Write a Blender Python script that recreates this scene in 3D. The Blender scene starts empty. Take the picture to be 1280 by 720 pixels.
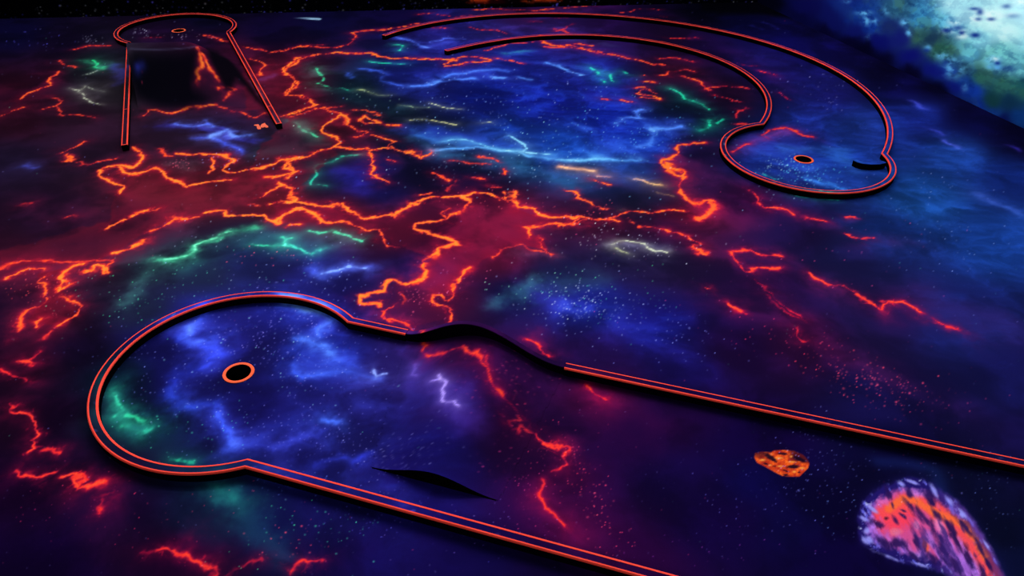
# A black-light miniature golf room: dark floor hand-painted with glowing nebulae, edged lanes, cups, humps.
import numpy as np, math
rng = np.random.RandomState(7)

# ------------------------------------------------------------------ camera geometry
F, PITCH, ROLL, H = 905.9, math.radians(35.304), math.radians(1.044), 1.917
FWD = np.array([0, math.cos(PITCH), -math.sin(PITCH)])
_r0 = np.array([1.0, 0, 0]); _u0 = np.cross(_r0, FWD)
RIGHT = math.cos(ROLL)*_r0 + math.sin(ROLL)*_u0
UP = -math.sin(ROLL)*_r0 + math.cos(ROLL)*_u0
CAM = np.array([0, 0, H])

def ray(px):
    px = np.atleast_2d(np.asarray(px, float))
    return (px[:, :1]-640)/F*RIGHT - (px[:, 1:2]-360)/F*UP + FWD

def on_plane(px, z=0.0):
    d = ray(px); t = (z-H)/d[:, 2]
    return (CAM + d*t[:, None])[:, :2]

def project(P):
    d = np.asarray(P, float)-CAM
    z = d@FWD
    return 640+F*(d@RIGHT)/z, 360-F*(d@UP)/z

# ------------------------------------------------------------------ ground relief: the two humps
RAIL_H, RAIL_W = 0.038, 0.036
# hump of the near lane: far edge against the border, near edge short of the other border
A0, A1 = on_plane([(509, 414.8), (706, 456.6)], RAIL_H)
DA = (A1-A0)/np.linalg.norm(A1-A0); NA = np.array([DA[1], -DA[0]])     # NA points to the camera side
A0 = A0 + DA*0.0; LENA = np.linalg.norm(A1-A0)
WIDA = 0.665
def hump_a(x, y):
    """height of the near hump"""
    s = (x-A0[0])*DA[0]+(y-A0[1])*DA[1]; w = (x-A0[0])*NA[0]+(y-A0[1])*NA[1]
    f = np.clip(w/WIDA, 0, 1)
    lo = 0.16*f; hi = LENA*(1-f)+0.61*f
    t = np.clip((s-lo)/(hi-lo), 0, 1)
    h = (0.106*(1-f)+0.050*f)*(0.5-0.5*np.cos(2*np.pi*t))
    return np.where((w > -0.04) & (w < WIDA), h, 0.0)
# hump of lane 14
D3 = np.array([math.cos(math.radians(114.9)), math.sin(math.radians(114.9))]); P3 = np.array([D3[1], -D3[0]])  # P3 to the right
C3 = np.array([-3.018, 6.546]); R3 = 0.472
_e0 = on_plane([(155.5, 181)], RAIL_H)[0]; _e1 = on_plane([(348.7, 154.2)], RAIL_H)[0]
WL3 = (_e0-C3)@P3; WR3 = (_e1-C3)@P3
HB_H = 0.23
_cr = on_plane([(205, 56)], HB_H)[0]; TB = (_cr-C3)@D3
_ft = on_plane([(250, 136)], 0)[0]; LB = TB-(_ft-C3)@D3
def hump_b(x, y):
    t = (x-C3[0])*D3[0]+(y-C3[1])*D3[1]; w = (x-C3[0])*P3[0]+(y-C3[1])*P3[1]
    t = t+0.30*w
    q = np.clip(np.abs(t-TB)/np.where(t < TB, LB, LB*0.62), 0, 1)
    g = np.clip((w-0.02)/(WR3-0.03), 0, 1)
    h = HB_H*(0.5+0.5*np.cos(np.pi*q))*(0.5+0.5*np.cos(np.pi*g))
    return np.where((w > WL3+0.085) & (w < WR3-0.018), h, 0.0)
def height(x, y):
    return np.maximum(hump_a(x, y), hump_b(x, y))

def on_ground(px):
    """first point of the painted ground seen at a pixel (used to place the painting on the humps)"""
    px = np.atleast_2d(np.asarray(px, float)); d = ray(px)
    out = []
    for k in range(len(px)):
        t1 = -H/d[k, 2]; t0 = (0.3-H)/d[k, 2]
        ts = np.linspace(t0, t1, 160)
        P = CAM+d[k]*ts[:, None]
        below = P[:, 2] <= height(P[:, 0], P[:, 1])+1e-6
        i = int(np.argmax(below)) if below.any() else 159
        out.append(P[i, :2])
    return np.array(out)

# ------------------------------------------------------------------ noise
def _hash(ix, iy, s):
    n = (ix.astype(np.int64)*374761393 + iy.astype(np.int64)*668265263 + s*1442695041) & 0xffffffff
    n = ((n ^ (n >> 13))*1274126177) & 0xffffffff
    return ((n ^ (n >> 16)) & 0xffffff)/float(0xffffff)
def vnoise(x, y, s=0):
    ix = np.floor(x); iy = np.floor(y); fx = x-ix; fy = y-iy
    fx = fx*fx*fx*(fx*(fx*6-15)+10); fy = fy*fy*fy*(fy*(fy*6-15)+10)
    ix = ix.astype(np.int64); iy = iy.astype(np.int64)
    a = _hash(ix, iy, s); b = _hash(ix+1, iy, s); c = _hash(ix, iy+1, s); d = _hash(ix+1, iy+1, s)
    return (a*(1-fx)+b*fx)*(1-fy)+(c*(1-fx)+d*fx)*fy
def fbm(x, y, f, o=4, s=0, g=0.5):
    r = 0; a = 1.0; t = 0
    for k in range(o):
        ca, sa = math.cos(k*1.1+s), math.sin(k*1.1+s)
        r = r+a*vnoise((x*ca-y*sa)*f+17.3*k, (x*sa+y*ca)*f-9.1*k, s*31+k); t += a; a *= g; f *= 2.03
    return r/t
def ridged(x, y, f, o=4, s=0):
    r = 0; a = 1.0; t = 0
    for k in range(o):
        r = r+a*(1-np.abs(2*vnoise(x*f+7.7*k, y*f+3.1*k, s*37+k)-1)); t += a; a *= 0.55; f *= 2.1
    return r/t
def sstep(a, b, x):
    t = np.clip((x-a)/(b-a), 0, 1); return t*t*(3-2*t)

# ------------------------------------------------------------------ the painted floor
CROP = dict(A=(0, 0), B=(340, 0), C=(700, 0), D=(880, 0), E=(0, 180), F=(340, 180), G=(700, 180), H=(880, 200),
            I=(0, 350), J=(340, 350), K=(560, 350), L=(880, 400), M=(0, 495), N=(340, 495), O=(600, 495), P=(880, 495), Z=(0, 0))
def pts(crop, s):
    v = [float(t) for t in s.replace(',', ' ').split()]
    ox, oy = CROP[crop]; k = 1.0 if crop == 'Z' else 3.2
    return [(ox+v[i]/k, oy+v[i+1]/k) for i in range(0, len(v), 2)]

# background wash of the painting: position and colour of the dark paint
WASH = """20 45 10 8 42;80 60 16 8 36;60 90 34 10 34;20 110 38 10 30;130 110 40 34 44;105 80 22 30 40;400 25 12 10 48;250 20 8 8 34;340 40 14 8 44;
300 75 48 12 38;350 90 70 16 40;220 45 30 12 46;500 25 16 10 55;560 38 36 32 130;620 40 40 34 120;700 33 48 26 100;640 22 40 16 62;760 30 40 16 76;840 45 32 12 50;
880 60 28 12 62;950 80 28 20 92;1040 110 27 26 110;1080 160 28 50 135;1050 195 30 66 175;1010 170 30 46 145;960 195 28 50 160;930 30 8 8 52;880 15 4 4 20;990 45 12 10 76;1050 62 18 14 92;
1130 106 12 10 66;1010 37 7 6 36;1060 64 7 5 36;1110 90 7 5 34;1160 114 7 5 34;1210 140 7 5 34;1260 167 7 5 34;1290 184 7 5 34;1150 140 20 32 112;1200 195 24 56 132;1150 250 24 70 145;1250 300 20 52 125;1270 215 14 30 92;1230 150 10 10 60;1100 290 20 42 112;1000 290 27 16 62;1060 320 26 24 76;1200 400 22 30 95;
1275 480 22 22 82;1275 550 24 18 76;1000 430 44 12 58;1100 500 20 16 68;1100 400 30 20 72;960 360 34 14 62;920 440 30 10 60;820 410 18 16 92;740 385 20 26 112;860 460 22 14 82;700 340 18 20 56;640 370 20 18 72;
820 320 28 20 58;770 320 24 20 60;640 440 40 12 66;740 440 32 14 74;600 120 16 26 128;680 130 22 34 165;640 75 26 36 152;740 100 28 34 145;760 150 22 42 190;810 180 26 60 212;700 185 26 80 220;640 170 22 54 160;560 170 16 26 66;
720 215 18 56 112;790 215 24 50 125;640 205 16 36 76;500 150 14 24 44;450 110 14 30 50;500 95 22 28 112;540 100 24 30 120;850 125 12 24 44;850 90 46 14 40;900 115 32 12 42;880 160 16 22 52;870 200 24 14 52;850 220 30 16 56;
600 215 14 12 40;540 215 12 12 40;600 235 26 10 44;450 215 20 20 92;480 245 16 14 60;395 215 10 18 44;420 190 40 16 36;370 110 80 18 40;420 160 60 16 34;600 290 90 16 48;560 300 44 8 40;640 265 96 18 52;620 320 96 18 56;
500 285 80 16 46;440 270 70 18 40;560 370 76 18 64;590 250 60 14 50;520 340 24 16 74;700 270 46 16 48;760 290 50 14 44;800 250 22 22 50;860 270 80 16 46;930 250 44 12 56;840 290 44 12 50;
20 200 28 18 42;100 200 36 20 42;200 230 72 22 36;60 270 30 14 40;150 280 44 16 38;250 235 90 24 40;100 150 46 22 44;20 150 46 14 34;300 225 92 24 42;350 255 96 24 40;300 170 40 24 58;230 180 44 26 50;380 185 24 26 46;330 190 30 26 40;
30 320 50 14 38;120 345 32 18 42;80 300 36 14 38;180 390 22 24 50;250 340 24 30 60;200 330 26 26 50;320 330 26 30 84;400 345 26 24 98;330 300 26 36 70;430 390 26 20 100;60 400 40 10 32;20 400 22 10 34;100 440 16 8 34;
40 450 30 8 32;15 520 30 8 34;80 520 20 6 34;90 600 24 8 40;20 620 20 4 38;60 700 18 4 46;150 640 22 8 46;120 560 16 8 38;250 650 14 20 52;220 690 34 6 46;300 620 12 20 54;350 650 14 14 62;400 640 20 18 82;450 700 20 12 76;600 700 18 10 70;700 715 18 8 60;
220 470 22 20 96;300 420 24 20 92;300 510 18 14 76;400 440 30 36 150;150 470 10 22 44;165 530 10 22 46;370 540 24 22 104;250 400 28 28 118;200 430 18 16 80;350 390 26 26 120;430 550 30 28 112;470 520 24 18 90;500 470 40 26 112;540 560 22 16 90;
510 620 26 18 100;380 590 24 22 100;600 460 38 12 66;650 500 40 12 66;560 500 30 18 84;650 550 40 10 58;700 610 46 8 60;690 540 30 8 54;750 500 52 8 52;800 540 24 6 50;850 600 20 8 60;900 650 18 6 56;950 600 12 8 62;1000 650 12 8 56;
1050 690 12 5 50;1200 600 12 14 50;1260 690 10 14 46;850 520 24 6 50;950 550 16 5 52;720 670 54 8 60;780 700 36 6 52;1100 560 10 8 44"""

# red-orange filaments: crop | strength | yellow core | points
FIL = """A|.7|.5|0 470 40 445 100 425
A|.7|.6|80 400 110 375 165 352 205 340 205 310 240 285
A|.6|.3|240 245 265 262 295 268
A|.55|.1|295 195 340 185 400 182 445 180
A|.6|.4|155 440 215 428 250 408 235 400 205 385
A|.6|.3|225 430 260 460 320 460 380 470
A|.8|.6|565 465 590 445 640 438 690 450 740 430 800 430 860 425
A|.5|.2|600 152 640 145
A|.6|.3|820 142 850 150 900 163
A|.8|.6|795 185 800 220 805 270 790 300 800 320 785 340
A|.7|.5|800 200 830 250 860 310 865 320
A|.6|.3|880 350 945 355 915 375 895 400
A|.6|.4|865 430 920 440 960 450 1020 470 1060 455
A|.65|.3|980 185 1060 200 1100 210 1160 195 1240 180 1280 178
A|.7|.6|1000 235 1050 245 1075 262 1040 290 1030 300
A|.85|.6|1280 220 1230 222 1190 245 1150 285 1160 300 1200 325 1190 345 1145 385
A|.85|.6|1145 385 1200 390 1240 395 1260 420 1190 440 1150 460
A|.8|.5|1280 430 1240 440 1180 465 1130 465
E|.6|.5|240 35 290 15 325 0 340 -12
E|.7|.6|275 35 290 55 275 75
E|.5|.2|285 78 350 80 410 70 455 60
E|1|.9|530 15 560 45 565 60 530 90 470 88 420 105 405 130 440 150 490 165 480 180 468 195
E|1|.9|480 95 500 118 550 120 590 110 620 98 650 110 680 130 720 150 750 168 800 160 860 152 910 150
E|.6|.3|650 20 665 45 700 48
E|1|.8|715 38 780 45 850 42 900 45 940 58 920 75 900 95 920 110 980 105 1040 100 1080 85 1100 68 1150 62 1200 58 1240 40 1280 25
E|.8|.8|850 55 845 80 865 95 840 115
E|.8|.6|1150 65 1160 90 1160 110 1130 130 1090 135 1050 132
E|1|.8|1130 165 1180 185 1165 210 1185 235 1130 220 1090 232
E|.8|.7|1015 215 1070 190 1130 165
E|.6|.6|975 250 1030 240
E|.85|.8|430 335 480 315 520 290 560 268 600 262 640 262
E|.8|.6|605 345 640 325 690 305 720 293 790 285
E|1|.9|815 275 870 272 890 290 940 285 1000 280 1050 280 1085 310 1110 315 1115 290 1160 270 1200 262 1240 275 1270 305 1280 310
E|1|.8|1160 325 1182 325
E|.9|.9|455 435 510 425 550 412 580 395 600 378
E|.5|.1|0 490 60 478 130 475 210 470 340 470 450 462
E|.8|.7|40 525 90 515 130 508 170 510
E|.7|.6|180 540 160 560 175 590 190 610 175 640 130 670 100 695 95 715
E|1|.9|340 478 300 485 265 515 245 545 250 580 270 570
E|.85|.7|255 605 300 620 320 640 300 670 270 695 265 715
E|.9|.9|340 515 370 505 380 485 400 490 410 520 425 520 415 500
E|.5|.2|410 495 450 470
E|.4|.1|80 243 120 243
E|.5|.3|275 290 320 280
I|.8|.8|95 165 55 210 
I|.8|.8|180 150 155 165 150 185
I|.5|.3|240 195 190 240
I|.7|.7|90 320 120 330
I|.45|.2|115 345 105 320 150 285
I|.75|.2|-20 350 0 360 30 385 60 392 100 395 110 410
I|.95|.5|50 510 70 540 110 550 140 580 145 605 110 630 120 655 130 665 115 678
I|.6|.2|150 680 190 665 220 682
M|.8|.3|55 285 80 300 120 298 160 305 220 303
M|1|.4|265 320 310 305 320 320 345 365 380 350 430 345
M|.8|.2|310 303 350 330 345 365
M|.7|.2|435 405 415 450
M|.9|.3|620 632 700 630 750 622 790 650 830 665 860 670 880 690 890 712
M|.4|0|560 635 640 628
M|.5|.2|900 708 940 690 1000 690 1050 662
M|.7|.2|1175 682 1210 665 1260 680
N|.6|.2|80 685 120 668 180 680 190 690
B|.7|.3|815 38 900 35 1000 38 1050 40 1120 32 1200 28 1280 22
B|.6|.1|580 58 640 53
B|.6|.1|670 60 740 65 800 60
B|.75|.5|320 130 370 120 430 120 500 110 540 98 590 95
B|.6|.1|330 130 335 160 315 180 270 185
B|.7|.3|0 212 60 205 110 185 170 185 240 190 310 180
B|.95|.7|60 285 70 255 110 230 160 218 220 220 260 208 330 215 400 212 430 225 480 235 560 235 640 235 690 235 740 240
B|.9|.4|680 255 720 235 790 225 830 228 880 245 850 250 800 248 750 255 690 262
B|.7|.5|900 235 950 238 1010 250
B|.95|.7|60 285 95 310 100 330 70 360 55 385 110 385 150 395 165 415 120 435 90 455 40 465
B|.7|.5|150 435 200 435 260 425
B|.85|.7|200 435 240 445 290 455 300 480 290 500 340 520 390 525 350 540 330 545
B|.85|.7|395 540 430 550 470 560 490 570 470 590
B|.95|.9|490 590 540 605 590 628 640 605
B|.6|.7|320 440 370 440 440 460
B|.9|.8|340 480 380 465 430 475 440 488 380 490 350 478
B|.9|.8|465 497 515 500
B|1|.9|290 460 240 480 205 505 210 530 250 550 270 570 230 590 180 600 150 620 100 630 60 645 50 670 80 690 60 715
B|.8|.5|230 590 300 590 370 592 390 600
B|.5|.3|705 645 760 650 850 655
B|.6|.1|830 630 880 635 905 650
B|.7|.1|920 680 925 700
B|.6|.2|640 690 680 710
B|.5|0|640 112 700 110
B|.5|.1|780 105 830 120 900 120 940 135
B|.6|0|1030 85 1080 85
B|.5|0|1120 73 1180 73
B|.5|0|1140 125 1180 105 1210 98
B|.5|0|1130 112 1190 135
B|.6|.2|845 200 880 195 960 175 1050 165
B|.8|.2|1080 155 1100 175 1150 182 1220 175 1280 185
B|.6|.1|1100 187 1180 190 1280 196
C|.6|.2|230 50 280 45 310 35 400 38
C|.5|.1|390 68 430 70
C|.8|.3|0 185 60 182 130 205 220 215 290 235 370 255 430 260
C|.6|.1|390 235 440 235 500 240 540 248
C|.8|.3|400 302 425 300 440 285 500 280 545 290
C|.8|.4|500 305 560 325 580 355 600 360 575 350 640 345 700 345 755 355
C|.8|.4|635 380 680 400 725 410
C|.75|.2|750 435 710 445 695 470
C|.7|.2|700 500 740 495
C|.9|.2|690 606 720 600 760 575
C|.75|.1|800 540 830 520 900 515 940 525 980 542 1015 548
C|.4|0|800 540 830 560
C|.6|.1|800 285 850 300
C|.5|.1|870 375 910 398
C|.55|.1|415 150 450 153 540 150
C|.3|0|730 255 800 265
C|.9|.9|300 355 340 360 310 375 360 380 400 395 330 390
C|.9|.7|255 405 300 408
C|.7|.6|180 398 200 400
C|.8|.8|330 303 340 305
C|.8|.8|355 325 380 330
C|.7|.6|310 350 340 350 380 378
C|1.1|.5|570 570 500 572 470 580 465 610 425 640 415 660 440 680 490 690 480 715
F|.9|.6|50 65 55 90 75 110 40 130 0 140
F|1|.8|0 310 20 290 60 270 120 262 160 275 190 305
F|1|.9|20 160 40 165 90 180 85 210 100 235 50 225 0 230
F|1|.8|100 235 180 245 240 250 270 245 290 270 340 290 400 298 460 290 520 275 560 245 610 230 640 220 700 220 760 205 800 200 860 205 900 215 960 225
F|.9|.6|190 305 260 310 310 320 370 345 430 345 440 370 470 395 500 408
F|.8|.5|600 205 640 205
F|1.1|.7|770 205 790 230 775 260 740 285 690 305 630 310 580 315 570 335 590 355 640 365 700 370 745 385 745 400 700 415 655 430 650 450 610 470 600 495 610 515 590 540 540 560 470 545 445 560 440 590 400 600 355 605 360 630 400 635 440 635 440 650
F|.7|.5|690 305 695 275 720 260
F|1.1|.8|960 190 965 215 970 250 1040 260 1060 275 1120 290 1180 285 1230 300 1280 300
F|1|.7|935 190 945 230 925 215
F|.9|.4|1280 310 1240 325 1190 320 1120 320 1060 322 1020 335 1020 370
F|.8|.2|1060 375 1080 380 1070 400 1100 430 1115 445
F|.7|.3|880 445 920 425 970 415 1010 400 1030 410 1050 425 1100 440
F|1|.5|800 510 780 525 750 545 725 560 735 590 745 615 720 635 690 605 655 600 650 620 665 650 700 665 730 690 720 705
F|.6|.2|510 600 540 630 530 650
F|.9|.2|500 650 460 660 450 690 470 720
F|1|.9|375 30 385 60 400 90 395 115 430 130 465 148
F|.9|.8|380 30 440 18 500 20 
F|.5|.2|470 60 500 72
F|.7|.4|640 115 680 140 705 148
F|.7|.3|930 110 920 120
F|.6|.2|810 145 850 148
F|.7|.3|880 172 920 170
F|.4|.1|740 150 720 170 720 190
G|1.15|.4|440 80 440 120 490 130 470 160 480 200 510 230 560 240 610 230 600 260 560 285 530 290
G|1|.5|0 285 50 292 110 300 180 295 240 280 290 272 350 270 400 268 450 258 490 265
G|.9|.4|0 328 60 320 110 305 180 298 230 315
G|.6|.5|280 312 290 314
G|.8|.3|310 325 370 335 430 348 490 360 530 385 550 400 545 420 565 438
G|.8|.6|20 185 70 185 90 215 130 240 160 255 180 262
G|.9|.9|120 140 160 155 200 165
G|.85|.5|745 185 765 205 790 235 840 255 900 265 940 283
G|.8|.4|980 290 1010 300 1050 308
G|.8|.4|1145 370 1180 385 1220 388 1260 378
G|.7|.3|1158 290 1190 290
G|.75|.3|700 430 760 432 830 445 890 445
G|.8|.4|690 435 710 460 750 495 800 500 880 500
G|.5|.1|785 530 830 580 850 610 890 650 940 690 980 715
G|.9|.9|585 570 600 575
G|1|.3|655 630 680 645 700 655
G|.4|0|700 655 740 675
H|.95|.4|430 455 460 480 500 500 560 505 600 520 650 550 690 585 720 600 740 580 800 570 860 605
H|.7|.2|715 565 745 575
H|.85|.3|920 640 960 660 1030 680
H|.5|.1|250 540 280 580 330 620 400 650
L|.9|.3|350 35 380 70 400 85
J|.9|.6|620 245 650 290 700 295 760 280 780 290 810 300
J|.9|.5|820 290 830 330 850 360 860 400 890 430 930 450 960 490 980 530 995 570 960 585 955 600 990 615 1020 600 1060 610 1100 650 1160 685
J|.6|.3|850 310 852 335 835 345
J|.8|.1|1030 245 1060 270 1095 300
J|.9|.1|450 120 460 150 520 190 570 208
K|.9|.2|540 430 570 445 600 460 635 468
N|.8|.2|1110 190 1160 225 1165 260 1180 285 1140 310
N|.7|.2|1100 360 1080 395 1110 430 1120 455 1160 480 1190 510"""

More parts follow.
